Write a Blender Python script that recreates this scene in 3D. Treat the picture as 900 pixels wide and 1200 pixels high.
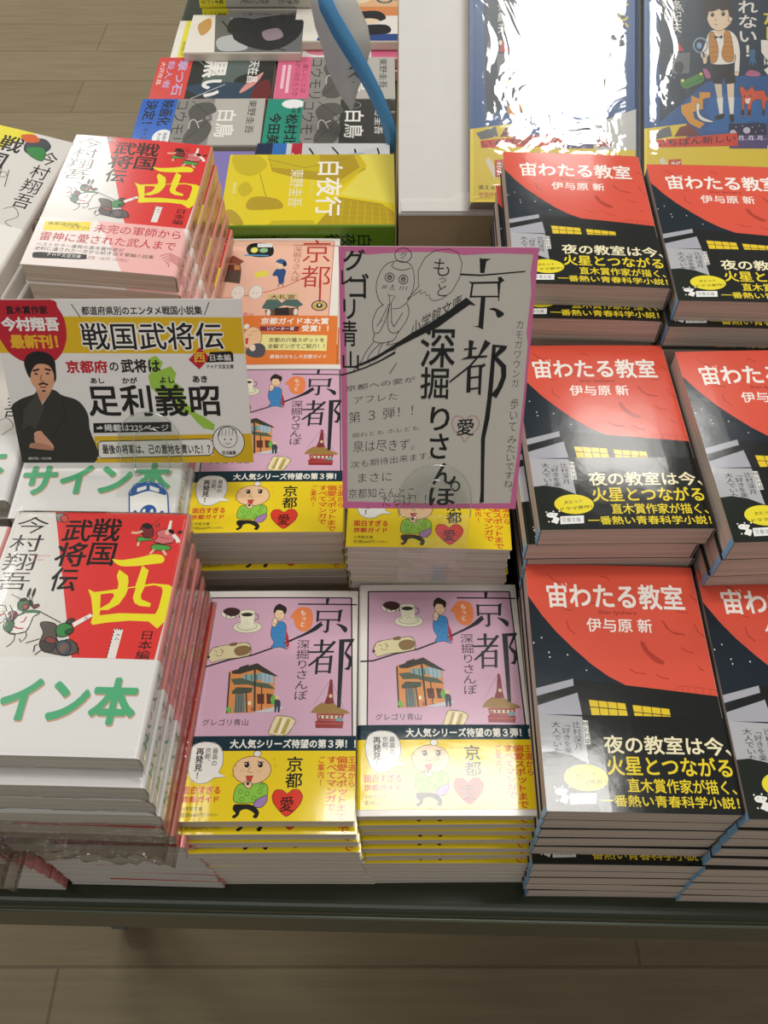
import bpy, bmesh, math, random
from mathutils import Vector, Matrix, Euler

for _o in list(bpy.data.objects):
    bpy.data.objects.remove(_o)
SC = bpy.context.scene
COL = SC.collection
MM = 0.001
rad = math.radians

# ------------------------------------------------------------------ camera, light, exposure
CAM_H = 0.630                       # camera height above the table top (table top is z = 0)
cam_d = bpy.data.cameras.new('camera')
cam_d.sensor_fit = 'VERTICAL'
cam_d.sensor_height = 24.0
cam_d.lens = 24.0 * 1020.0 / 1200.0
cam_d.clip_start = 0.02
cam_d.clip_end = 60
cam = bpy.data.objects.new('camera', cam_d)
cam.location = (0, 0, CAM_H)
cam.rotation_euler = (rad(37.0), 0, 0)
COL.objects.link(cam)
SC.camera = cam

SC.view_settings.view_transform = 'Standard'
SC.view_settings.look = 'None'
SC.view_settings.exposure = -0.06
SC.view_settings.gamma = 1.0
SC.view_settings.use_curve_mapping = False

world = bpy.data.worlds.new('shop_ambient')
SC.world = world
world.use_nodes = True
wb = world.node_tree.nodes['Background']
wb.inputs['Color'].default_value = (1.0, 0.965, 0.91, 1)
wb.inputs['Strength'].default_value = 0.28

def ceiling_lamp(x, y, z, sx, sy, watts, colour=(1, 0.97, 0.92), spread=180):
    d = bpy.data.lights.new('ceiling_lamp', 'AREA')
    d.shape = 'RECTANGLE'; d.size = sx; d.size_y = sy
    d.energy = watts; d.color = colour; d.spread = rad(spread)
    o = bpy.data.objects.new('ceiling_lamp', d)
    o.location = (x, y, z)
    COL.objects.link(o)
    return o
ceiling_lamp(0.525, 0.37, 2.30, 0.44, 0.42, 11)
ceiling_lamp(0.30, 0.69, 2.30, 0.86, 0.20, 13)
ceiling_lamp(0.95, 1.95, 2.30, 0.42, 0.30, 7)
ceiling_lamp(0.90, 3.70, 2.30, 0.42, 0.36, 5)
ceiling_lamp(-2.10, 1.70, 2.30, 1.20, 0.40, 23)
ceiling_lamp(-1.60, 3.40, 2.30, 1.20, 0.40, 42)
ceiling_lamp(-0.50, -1.70, 2.30, 3.00, 0.14, 9)

# ------------------------------------------------------------------ materials
_mats = {}
def lin(h):
    h = h.lstrip('#')
    if len(h) == 3: h = ''.join(c*2 for c in h)
    r = []
    for i in (0, 2, 4):
        c = int(h[i:i+2], 16) / 255
        r.append(c / 12.92 if c <= 0.04045 else ((c + 0.055) / 1.055) ** 2.4)
    return (r[0], r[1], r[2], 1)

def mat(hexc, rough=0.35, spec=0.5, kind='plain', metal=0.0):
    key = (hexc, rough, spec, kind, metal)
    if key in _mats:
        return _mats[key]
    m = bpy.data.materials.new('%s_%s' % (kind, hexc.strip('#')))
    m.use_nodes = True
    nt = m.node_tree; p = nt.nodes['Principled BSDF']
    c = lin(hexc)
    p.inputs['Base Color'].default_value = c
    p.inputs['Roughness'].default_value = rough
    p.inputs['Specular IOR Level'].default_value = spec
    p.inputs['Metallic'].default_value = metal
    tc = nt.nodes.new('ShaderNodeTexCoord')
    if kind == 'print':              # faint waviness of a laminated sheet
        n = nt.nodes.new('ShaderNodeTexNoise'); n.inputs['Scale'].default_value = 38; n.inputs['Detail'].default_value = 4
        b = nt.nodes.new('ShaderNodeBump'); b.inputs['Strength'].default_value = 0.07; b.inputs['Distance'].default_value = 0.002
        nt.links.new(tc.outputs['Object'], n.inputs['Vector']); nt.links.new(n.outputs['Fac'], b.inputs['Height']); nt.links.new(b.outputs['Normal'], p.inputs['Normal'])
    elif kind == 'pages':            # edges of stacked leaves: fine lines along the block
        mp = nt.nodes.new('ShaderNodeMapping'); mp.inputs['Scale'].default_value = (9, 9, 1900)
        n = nt.nodes.new('ShaderNodeTexNoise'); n.inputs['Scale'].default_value = 1.0; n.inputs['Detail'].default_value = 2
        r = nt.nodes.new('ShaderNodeValToRGB')
        r.color_ramp.elements[0].position = 0.30; r.color_ramp.elements[1].position = 0.62
        r.color_ramp.elements[0].color = (c[0]*.66, c[1]*.64, c[2]*.62, 1); r.color_ramp.elements[1].color = c
        nt.links.new(tc.outputs['Object'], mp.inputs['Vector']); nt.links.new(mp.outputs['Vector'], n.inputs['Vector'])
        nt.links.new(n.outputs['Fac'], r.inputs['Fac']); nt.links.new(r.outputs['Color'], p.inputs['Base Color'])
    elif kind == 'board':            # card and paint: slight mottling
        n = nt.nodes.new('ShaderNodeTexNoise'); n.inputs['Scale'].default_value = 90; n.inputs['Detail'].default_value = 4
        mx = nt.nodes.new('ShaderNodeMix'); mx.data_type = 'RGBA'
        mx.inputs['A'].default_value = (c[0]*.94, c[1]*.94, c[2]*.94, 1); mx.inputs['B'].default_value = c
        nt.links.new(tc.outputs['Object'], n.inputs['Vector']); nt.links.new(n.outputs['Fac'], mx.inputs['Factor']); nt.links.new(mx.outputs['Result'], p.inputs['Base Color'])
    _mats[key] = m
    return m

def clear_mat(name, tint=(1, 1, 1), rough=0.05, bump=0.0, scale=60, base=0.05, glossy=(1, 1, 1)):
    if name in _mats:
        return _mats[name]
    m = bpy.data.materials.new(name); m.use_nodes = True
    nt = m.node_tree; nt.nodes.clear()
    out = nt.nodes.new('ShaderNodeOutputMaterial'); mix = nt.nodes.new('ShaderNodeMixShader')
    tr = nt.nodes.new('ShaderNodeBsdfTransparent'); gl = nt.nodes.new('ShaderNodeBsdfGlossy'); fr = nt.nodes.new('ShaderNodeLayerWeight')
    tr.inputs['Color'].default_value = (*tint, 1); gl.inputs['Roughness'].default_value = rough; gl.inputs['Color'].default_value = (*glossy, 1)
    pw = nt.nodes.new('ShaderNodeMath'); pw.operation = 'POWER'; pw.inputs[1].default_value = 4.0
    add = nt.nodes.new('ShaderNodeMath'); add.operation = 'ADD'; add.use_clamp = True; add.inputs[1].default_value = base
    nt.links.new(fr.outputs['Facing'], pw.inputs[0]); nt.links.new(pw.outputs[0], add.inputs[0]); nt.links.new(add.outputs[0], mix.inputs[0])
    nt.links.new(tr.outputs[0], mix.inputs[1]); nt.links.new(gl.outputs[0], mix.inputs[2]); nt.links.new(mix.outputs[0], out.inputs[0])
    if bump:
        tc = nt.nodes.new('ShaderNodeTexCoord'); n = nt.nodes.new('ShaderNodeTexNoise'); n.inputs['Scale'].default_value = scale; n.inputs['Detail'].default_value = 3; n.inputs['Distortion'].default_value = 1.2
        b = nt.nodes.new('ShaderNodeBump'); b.inputs['Strength'].default_value = bump; b.inputs['Distance'].default_value = 0.003
        nt.links.new(tc.outputs['Object'], n.inputs['Vector']); nt.links.new(n.outputs['Fac'], b.inputs['Height'])
        nt.links.new(b.outputs['Normal'], gl.inputs['Normal']); nt.links.new(b.outputs['Normal'], fr.inputs['Normal'])
    _mats[name] = m
    return m

FILM = clear_mat('clear_film', (0.98, 0.98, 0.975), 0.08, 0.12, 30, 0.015)
FILM_ROUGH = clear_mat('crumpled_film', (0.80, 0.77, 0.72), 0.12, 0.8, 80, 0.05)
FILM_TAUT = clear_mat('taut_film', (0.98, 0.98, 0.975), 0.05, 0.34, 20, 0.10)
# ------------------------------------------------------------------ object helpers
def empty(name, label=None, cat=None, group=None):
    o = bpy.data.objects.new(name, None); COL.objects.link(o)
    o.empty_display_size = 0.02
    if label: o['label'] = label
    if cat: o['category'] = cat
    if group: o['group'] = group
    return o

def link_mesh(name, me, parent=None):
    o = bpy.data.objects.new(name, me); COL.objects.link(o)
    if parent is not None: o.parent = parent
    return o

def obj(name, bm, mats, parent=None, smooth=False):
    me = bpy.data.meshes.new(name)
    bm.to_mesh(me); bm.free()
    for m in (mats if isinstance(mats, (list, tuple)) else [mats]): me.materials.append(m)
    if smooth:
        for p in me.polygons: p.use_smooth = True
    return link_mesh(name, me, parent)

def tag(o, label=None, cat=None, group=None, kind=None):
    if label: o['label'] = label
    if cat: o['category'] = cat
    if group: o['group'] = group
    if kind: o['kind'] = kind
    return o

def add_box(bm, x0, x1, y0, y1, z0, z1, bevel=0.0, mi=0):
    vs = [bm.verts.new((x, y, z)) for z in (z0, z1) for y in (y0, y1) for x in (x0, x1)]
    fs = [bm.faces.new([vs[i] for i in q]) for q in ((0, 2, 3, 1), (4, 5, 7, 6), (0, 1, 5, 4), (2, 6, 7, 3), (0, 4, 6, 2), (1, 3, 7, 5))]
    for f in fs: f.material_index = mi
    if bevel:
        es = list({e for f in fs for e in f.edges})
        r = bmesh.ops.bevel(bm, geom=es, offset=bevel, segments=5, affect='EDGES', profile=0.5)
        for f in r['faces']: f.material_index = mi

def add_prism(bm, pts, z0, z1, mi=0, holes=None):
    lo = [bm.verts.new((x, y, z0)) for x, y in pts]; hi = [bm.verts.new((x, y, z1)) for x, y in pts]
    n = len(pts)
    fs = [bm.faces.new(hi), bm.faces.new(lo[::-1])]
    fs += [bm.faces.new((lo[i], lo[(i+1) % n], hi[(i+1) % n], hi[i])) for i in range(n)]
    for f in fs: f.material_index = mi

def add_tube(bm, path, r, seg=8, mi=0):
    path = [Vector(p) for p in path]; rings = []
    for i, p in enumerate(path):
        d = (path[min(i+1, len(path)-1)] - path[max(i-1, 0)]).normalized()
        a = d.cross(Vector((0, 0, 1)))
        if a.length < 1e-4: a = d.cross(Vector((0, 1, 0)))
        a.normalize(); b = d.cross(a)
        rr = r[i] if isinstance(r, (list, tuple)) else r
        rings.append([bm.verts.new(p + (a*math.cos(t) + b*math.sin(t))*rr) for t in (2*math.pi*k/seg for k in range(seg))])
    for A, B in zip(rings, rings[1:]):
        for k in range(seg):
            f = bm.faces.new((A[k], A[(k+1) % seg], B[(k+1) % seg], B[k])); f.material_index = mi
    bm.faces.new(rings[0][::-1]).material_index = mi; bm.faces.new(rings[-1]).material_index = mi

# ------------------------------------------------------------------ printed matter
# Print is listed in millimetres from the sheet's top-left corner (u across, v down):
# P polygon, C smooth-edged blob, S pen stroke, E disc, O ring, T line of type fitted to a box, V column of type.
_glyph = {}
def glyph(s, bold):
    k = (s, round(bold, 4))
    if k not in _glyph:
        cu = bpy.data.curves.new('type', 'FONT'); cu.body = s; cu.size = 1; cu.offset = min(bold, 0); cu.resolution_u = 3
        ob = bpy.data.objects.new('type', cu); me = ob.to_mesh()
        vs = [(v.co.x, v.co.y, 0.0) for v in me.vertices]; fs = [tuple(p.vertices) for p in me.polygons]
        ob.to_mesh_clear(); bpy.data.objects.remove(ob); bpy.data.curves.remove(cu)
        if bold > 0 and vs:             # heavier type: the same letter printed several times, slightly shifted
            n = 4 if bold <= 0.03 else 8; V = []; F = []
            for i in range(n):
                t = 2*math.pi*(i+0.5)/n; o = len(V)
                V += [(x+bold*0.9*math.cos(t), y+bold*0.9*math.sin(t), i*0.00125) for x, y, _ in vs]; F += [tuple(j+o for j in f) for f in fs]
            vs, fs = V, F
        _glyph[k] = (vs, fs)
    return _glyph[k]

def catmull(p, closed, n=5):
    m = len(p); out = []
    for i in range(m if closed else m-1):
        if closed: a, b, c, d = p[(i-1) % m], p[i], p[(i+1) % m], p[(i+2) % m]
        else: a, b, c, d = p[max(i-1, 0)], p[i], p[i+1], p[min(i+2, m-1)]
        for k in range(n):
            t = k/n
            out.append(tuple(0.5*(2*b[j] + (c[j]-a[j])*t + (2*a[j]-5*b[j]+4*c[j]-d[j])*t*t + (3*b[j]-a[j]-3*c[j]+d[j])*t**3) for j in (0, 1)))
    if not closed: out.append(tuple(p[-1]))
    return out

def shapes(it):
    """one print item -> list of (points, faces)"""
    k = it[0]
    if k == 'P': return [(it[2], [tuple(range(len(it[2])))])]
    if k == 'C':
        p = catmull(it[2], True); return [(p, [tuple(range(len(p)))])]
    if k == 'E':
        _, _, cx, cy, rx, ry = it; n = 28 if max(rx, ry) > 3 else 12
        return [([(cx+rx*math.cos(2*math.pi*i/n), cy+ry*math.sin(2*math.pi*i/n)) for i in range(n)], [tuple(range(n))])]
    if k == 'O':
        _, _, w, cx, cy, rx, ry = it; n = 32
        p = [(cx+(rx+s*w/2)*math.cos(2*math.pi*i/n), cy+(ry+s*w/2)*math.sin(2*math.pi*i/n)) for s in (1, -1) for i in range(n)]
        return [(p, [(i, (i+1) % n, n+(i+1) % n, n+i) for i in range(n)])]
    if k == 'S':
        w, p = it[2], it[3]
        if len(it) > 4: p = catmull(p, False)
        L = []; m = len(p)
        for i in range(m):
            a, b = p[max(i-1, 0)], p[min(i+1, m-1)]
            dx, dy = b[0]-a[0], b[1]-a[1]; l = math.hypot(dx, dy) or 1
            L.append((p[i][0]-dy/l*w/2, p[i][1]+dx/l*w/2)); L.append((p[i][0]+dy/l*w/2, p[i][1]-dx/l*w/2))
        return [(L, [(2*i, 2*i+1, 2*i+3, 2*i+2) for i in range(m-1)])]
    if k == 'T':
        _, s, u0, v0, u1, v1, col, bold = it[:8]; sl = it[8] if len(it) > 8 else 0
        vs, fs = glyph(s, bold)
        xs = [v[0] for v in vs]; ys = [v[1] for v in vs]; x0, x1, y0, y1 = min(xs), max(xs), min(ys), max(ys)
        W, H = u1-u0, v1-v0
        H2 = H - abs(sl)*abs(W) if sl else H
        if sl and H2 < H*0.35: H2 = H*0.35
        return [([(u0+(x-x0)/(x1-x0)*W, (v0 + (max(-sl, 0)*W if sl else 0)) + (y1-y)/(y1-y0)*H2 + sl*(x-x0)/(x1-x0)*W, q) for x, y, q in vs], fs)]
    if k == 'V':
        _, s, u0, v0, u1, v1, col, bold = it[:8]
        n = len(s); h = (v1-v0)/n; w = u1-u0; out = []
        for i, c in enumerate(s):
            vs, fs = glyph(c, bold); V0 = v0+i*h
            if not vs: continue
            if c in 'ー（）「」': pts = [(u0+w*(y+0.12), V0+h*x, q) for x, y, q in vs]
            elif c in '、。': pts = [(u0+w*(x+0.6), V0+h*(0.88-y-0.6), q) for x, y, q in vs]
            elif c in 'っッ': pts = [(u0+w*(x+0.1), V0+h*(0.88-y-0.08), q) for x, y, q in vs]
            else:
                xs = [v[0] for v in vs]; adv = 1.0 if max(xs) > 0.55 else (max(xs)+min(xs))
                pts = [(u0+w*(x+(1-adv)/2), V0+h*(0.88-y), q) for x, y, q in vs]
            out.append((pts, fs))
        return out
    return []

def colour_of(it): return it[6] if it[0] in 'TV' else it[1]

STEP = 0.011
def print_layer(bm, items, place, cuts_u, cuts_v, clip, mats, rough, lift=0.01):
    """lay the print items over a sheet: PLACE maps (u, v, height) to the sheet's own 3D shape (mm)"""
    tmp = bmesh.new(); names = []; done = []
    flat = []
    for it in items:                # K: blob with an inked outline
        if it[0] == 'K':
            p = catmull(it[4], True); flat += [('P', it[1], p), ('S', it[3], it[2], p + p[:1])]
        else: flat.append(it)
    items = flat
    def mi(h):
        if h not in names: names.append(h)
        return names.index(h)
    for it in items:
        m = mi(colour_of(it)); sh = shapes(it)
        if not sh: continue
        us = [p[0] for q, _ in sh for p in q]; vs_ = [p[1] for q, _ in sh for p in q]
        box = (min(us), max(us), min(vs_), max(vs_))
        lay = 1 + max([l for l, q in done if q[0] < box[1] and box[0] < q[1] and q[2] < box[3] and box[2] < q[3]], default=0)
        done.append((lay, box)); z = lift + STEP*lay
        for pts, fs in sh:
            vs = [tmp.verts.new((p[0], p[1], z + (p[2] if len(p) > 2 else 0))) for p in pts]
            for f in fs:
                try:
                    fc = tmp.faces.new([vs[i] for i in f]); fc.material_index = m
                except ValueError: pass
    def cut(co, no, clear):
        g = tmp.verts[:] + tmp.edges[:] + tmp.faces[:]
        bmesh.ops.bisect_plane(tmp, geom=g, dist=1e-5, plane_co=co, plane_no=no, clear_outer=clear)
    cut((clip[0], 0, 0), (-1, 0, 0), True); cut((clip[1], 0, 0), (1, 0, 0), True)
    cut((0, clip[2], 0), (0, -1, 0), True); cut((0, clip[3], 0), (0, 1, 0), True)
    for c in cuts_u: cut((c, 0, 0), (1, 0, 0), False)
    for c in cuts_v: cut((0, c, 0), (0, 1, 0), False)
    base = len(mats)
    mats.extend(mat(h, rough, 0.42, 'print') for h in names)
    mp = {}
    for v in tmp.verts: mp[v] = bm.verts.new([c*MM for c in place(v.co.x, v.co.y, v.co.z)])
    for f in tmp.faces:
        try: bm.faces.new([mp[v] for v in f.verts]).material_index = base + f.material_index
        except ValueError: pass
    tmp.free()

class Wrap:
    """cross-section of a soft cover, followed from the front's fore-edge round the spine to the back"""
    def __init__(s, W, H, T, spine='R', arch=0.5, r=2.2):
        s.W, s.H, s.T, s.spine = W, H, T, spine
        r = min(r, T/2-0.3); s.r = r
        P = []; N = 6
        f = lambda x: arch*(1-(2*x/W)**2)
        for i in range(N+1):
            x = -W/2 + (W-r)*i/N; P.append((x, T+f(x)-f(W/2-r)*(i/N)**4))
        for i in range(1, 5):
            a = math.pi/2*(1-i/4); P.append((W/2-r+r*math.cos(a), T-r+r*math.sin(a)))
        for i in range(0, 5):
            a = -math.pi/2*i/4; P.append((W/2-r+r*math.cos(a), r+r*math.sin(a)))
        for i in range(1, N+1):
            x = W/2-r-(W-r)*i/N; P.append((x, f(x)-f(W/2-r)*(1-i/N)**4))
        s.P = P
        s.S = [0.0]
        for a, b in zip(P, P[1:]): s.S.append(s.S[-1] + math.hypot(b[0]-a[0], b[1]-a[1]))
        s.N = []
        for i in range(len(P)):
            a, b = P[max(i-1, 0)], P[min(i+1, len(P)-1)]
            dx, dz = b[0]-a[0], b[1]-a[1]; l = math.hypot(dx, dz); s.N.append((-dz/l, dx/l))
        s.front_end = s.S[N]
        s.spine0, s.spine1 = s.S[N+4], s.S[N+5]
    def u2s(s, u): return u if s.spine == 'R' else s.W-u
    def place(s, u, v, off):
        t = min(max(s.u2s(u), s.S[0]), s.S[-1]); i = 0
        while i < len(s.S)-2 and s.S[i+1] < t: i += 1
        k = (t-s.S[i])/(s.S[i+1]-s.S[i])
        x = s.P[i][0]*(1-k)+s.P[i+1][0]*k; z = s.P[i][1]*(1-k)+s.P[i+1][1]*k
        nx = s.N[i][0]*(1-k)+s.N[i+1][0]*k; nz = s.N[i][1]*(1-k)+s.N[i+1][1]*k
        x += nx*off; z += nz*off  # paler rim strip added to draw the highlight line along the front edge
        return (x if s.spine == 'R' else -x, s.H/2-v, z)
    def cuts(s): return [s.u2s(t) for t in s.S[1:-1]]
    def shell(s, bm, v0, v1, o0, o1, s0=None, s1=None, mi=0, edge=1):
        ss = [t for t in s.S if (s0 is None or t > s0) and (s1 is None or t < s1)]
        if s0 is not None: ss = [s0]+ss
        if s1 is not None: ss = ss+[s1]
        inv = (lambda t: t) if s.spine == 'R' else (lambda t: s.W-t)
        g = [[[bm.verts.new([c*MM for c in s.place(inv(t), v, o)]) for o in (o0, o1)] for v in (v0, v1)] for t in ss]
        n = len(ss); F = []
        for i in range(n-1):
            a, b = g[i], g[i+1]
            F.append((a[0][1], b[0][1], b[1][1], a[1][1])); F.append((a[0][0], a[1][0], b[1][0], b[0][0]))
            F.append((a[0][0], b[0][0], b[0][1], a[0][1])); F.append((a[1][0], a[1][1], b[1][1], b[1][0]))
        for e in (g[0], g[-1]): F.append((e[0][0], e[0][1], e[1][1], e[1][0]))
        for i, f in enumerate(F):
            bm.faces.new(f).material_index = mi if (i % 4 < 2 and i < 4*(n-1)) else edge

# book kinds: size (mm), spine side, base colours, print, band
KINDS = {}
def kind(name, obj_name, W, H, T, spine, cover, art, spine_col=None, spine_art=(), band=None, pages='#d8cbb8', rough=0.2, film=None, flap=None, back=None):
    KINDS[name] = dict(obj_name=obj_name, W=W, H=H, T=T, spine=spine, cover=cover, art=art, spine_col=spine_col, spine_art=spine_art,
                       band=band, pages=pages, rough=rough, film=film, flap=flap, back=back, src=None)

def film_shell(W, H, T, puff, seed, front=0.0):
    """loose clear wrapping round a book: a closed skin with slack folds, gathered past the foot of the book"""
    rng = random.Random(seed); bm = bmesh.new(); nx, ny = 26, 36
    ph = [(rng.uniform(.02, .07), rng.uniform(.02, .07), rng.uniform(0, 6)) for _ in range(5)]
    def slack(x, y): return sum(math.sin(a*x*(1+i*.7)+b*y*(1+i*.5)+c)/(1+i) for i, (a, b, c) in enumerate(ph))*0.5+0.6
    def sheet(sign):
        rows = []
        for j in range(ny+1):
            row = []; y = -H/2-front+(H+front+0.6)*j/ny; t = max(0.0, -H/2-y)/max(front, .01)
            for i in range(nx+1):
                x = -W/2-0.55+(W+1.1)*i/nx; e = min(i, nx-i)
                if t <= 0: z = T+0.45+0.5*max(0, 1-(2*x/W)**2)+puff*slack(x, y)*min(e, 2)/2 if sign > 0 else -0.1
                else:
                    z = T*0.5+sign*(T*0.5*(1-t)**0.6+0.3)*(1 if e else 0.6)+rng.uniform(-1, 1)*puff*1.2*min(1, 3*t)
                if e == 0: z = T*(0.97 if sign > 0 else 0.03)
                row.append(bm.verts.new((x*MM, (y+rng.uniform(-1, 1)*puff*t)*MM, z*MM)))
            rows.append(row)
        return rows
    A, B = sheet(1), sheet(-1)
    for j in range(ny):
        for i in range(nx):
            bm.faces.new((A[j][i], A[j][i+1], A[j+1][i+1], A[j+1][i])); bm.faces.new((B[j][i], B[j+1][i], B[j+1][i+1], B[j][i+1]))
        for i in (0, nx): bm.faces.new((A[j][i], A[j+1][i], B[j+1][i], B[j][i]))
    for j in (0, ny):
        for i in range(nx): bm.faces.new((A[j][i], A[j][i+1], B[j][i+1], B[j][i]))
    bmesh.ops.recalc_face_normals(bm, faces=bm.faces[:])
    return bm

def build_kind(k):
    d = KINDS[k]; W, H, T = d['W'], d['H'], d['T']
    w = Wrap(W, H, T, d['spine']); root = empty(d['obj_name'])
    # jacket
    bm = bmesh.new(); mats = [mat(d['cover'], d['rough'], 0.5, 'print'), mat('#ddd5ca', .7, .3, 'board')]
    w.shell(bm, 0, H, -0.25, 0.0)
    far = w.S[-1]
    umax = far if d['spine'] == 'R' else W; umin = 0 if d['spine'] == 'R' else W-far
    items = list(d['art'])
    if d['spine_col']:
        a, b = w.S[7], w.S[15]
        if d['spine'] == 'L': a, b = W-b, W-a
        items.append(('P', d['spine_col'], [(a, 0), (b, 0), (b, H), (a, H)]))
    mid = (w.spine0+w.spine1)/2 if d['spine'] == 'R' else W-(w.spine0+w.spine1)/2
    for it in d['spine_art']:
        it = list(it)
        if it[0] in 'TV': it[2] += mid; it[4] += mid
        items.append(tuple(it))
    print_layer(bm, items, w.place, w.cuts(), [], (umin, umax, 0, H), mats, d['rough'])
    obj('cover', bm, mats, root)
    # leaves
    bm = bmesh.new(); N = 6
    L = (-W/2+1.0, W/2-1.0)
    if d['spine'] == 'L': L = (-W/2+1.0, W/2-1.0)
    arch = lambda x: 0.5*(1-(2*x/W)**2)
    g = []
    for y in (-H/2+0.25, H/2-0.25):
        g.append([[bm.verts.new((x*MM, y*MM, z*MM)) for z in (0.28+arch(x), T-0.3+arch(x)*0.98)] for x in (L[0]+(L[1]-L[0])*i/N for i in range(N+1))])
    for i in range(N):
        for (A, B) in ((g[0], g[1]),):
            bm.faces.new((A[i][1], A[i+1][1], B[i+1][1], B[i][1])); bm.faces.new((A[i][0], B[i][0], B[i+1][0], A[i+1][0]))
        bm.faces.new((g[0][i][0], g[0][i+1][0], g[0][i+1][1], g[0][i][1])); bm.faces.new((g[1][i][0], g[1][i][1], g[1][i+1][1], g[1][i+1][0]))
    for i in (0, N): bm.faces.new((g[0][i][0], g[0][i][1], g[1][i][1], g[1][i][0]))
    obj('page_block', bm, mat(d['pages'], 0.85, 0.2, 'pages'), root)
    # paper band
    if d['band']:
        v0, bcol, bart, brough = d['band'][:4]
        bm = bmesh.new(); mats = [mat(bcol, brough, 0.5, 'print'), mat('#ddd5ca', .7, .3, 'board')]
        w.shell(bm, v0, H-0.05, 0.15, 0.2, s0=0.0, s1=w.spine1+w.r*1.5)
        ba = []
        for it in bart:
            it = list(it)
            if it[0] in 'TV' and len(it) > 8 and it[8] == 'spine': it = it[:8]; it[2] += mid; it[4] += mid
            ba.append(tuple(it))
        pl = lambda u, v, o: w.place(u, v, o+0.2)
        print_layer(bm, ba, pl, w.cuts(), [], (umin, umax, v0, H-0.05), mats, brough, 0.015)
        obj('paper_band', bm, mats, root)
    if d['flap']:
        sx = -1 if d['spine'] == 'R' else 1
        bm = bmesh.new(); x = sx*W/2
        add_box(bm, min(x, x-sx*0.35)*MM, max(x, x-sx*0.35)*MM, (-H/2)*MM, (-H/2+4)*MM, 0.7*MM, (T-0.7)*MM)
        obj('jacket_flap', bm, mat(d['flap'], 0.4), root)
    if d['film']:
        puff, front, seed = d['film'][:3]
        obj('shrink_wrap', film_shell(W, H, T, puff, seed, front), d['film'][3] if len(d['film']) > 3 else FILM, root, smooth=True)
    return root

def new_book(k):
    d = KINDS[k]
    if d['src'] is None:
        d['src'] = build_kind(k); return d['src']
    src = d['src']; r = src.copy(); COL.objects.link(r)
    for key in ('label', 'group', 'category'):
        if key in r: del r[key]
    for ch in list(src.children):
        c = ch.copy(); COL.objects.link(c); c.parent = r
    return r

def pose(o, x, y, ztop, tilt=0, roll=0, yaw=0, T=10.0, scale_z=1.0, turn=0):
    """put a book so that the middle of its upper face is at (x, y, ztop) mm"""
    e = Euler((rad(tilt), rad(roll), rad(yaw)), 'XYZ')
    n = e.to_matrix() @ Vector((0, 0, 1))
    p = Vector((x, y, ztop)) - n*T*scale_z
    o.location = p*MM
    q = e.to_matrix()
    if turn: q = q @ Matrix.Rotation(rad(turn), 3, 'Z')
    o.rotation_euler = q.to_euler(); o.scale = (1, 1, scale_z)

ORD = ['topmost', 'second', 'third', 'fourth', 'fifth', 'sixth', 'seventh', 'eighth', 'ninth', 'tenth', 'eleventh', 'twelfth', 'thirteenth', 'fourteenth', 'fifteenth', 'sixteenth', 'seventeenth']
def stack(kinds, top, z0, dxs, dys, what, where, group, seed=0, turn=0, gap=0.36, jit=0.5, yawj=0.5, cat='book', first=None):
    """a pile: KINDS from the top down; TOP = (x, y, z, tilt, roll, yaw); resting at height z0; DXS/DYS = offsets (mm) from the top book"""
    rng = random.Random(seed); x, y, z, tilt, roll, yaw = top
    nat = [KINDS[k]['T'] for k in kinds]; n = len(kinds)
    f = (z - z0 - gap*n)/sum(nat); zt = z; made = []
    for i, k in enumerate(kinds):
        t = nat[i]*f; h = (zt-z0)/(z-z0)
        o = new_book(k)
        dx = dxs[min(i, len(dxs)-1)] if isinstance(dxs, list) else dxs*i/max(n-1, 1)
        dy = dys[min(i, len(dys)-1)] if isinstance(dys, list) else dys*i/max(n-1, 1)
        j = 0 if i == 0 else jit
        pose(o, x+dx+rng.uniform(-j, j), y+dy+rng.uniform(-j, j)*0.6, zt, tilt*h, roll*h, yaw+(0 if i == 0 else rng.uniform(-yawj, yawj)), nat[i], f, turn)
        if i == 0 and first: o['label'] = first
        elif n > 1: o['label'] = '%s %s %s' % (ORD[i], what[i] if isinstance(what, list) else what, where)
        o['category'] = cat
        if group: o['group'] = group
        zt -= t+gap; made.append(o)
    return made

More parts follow.
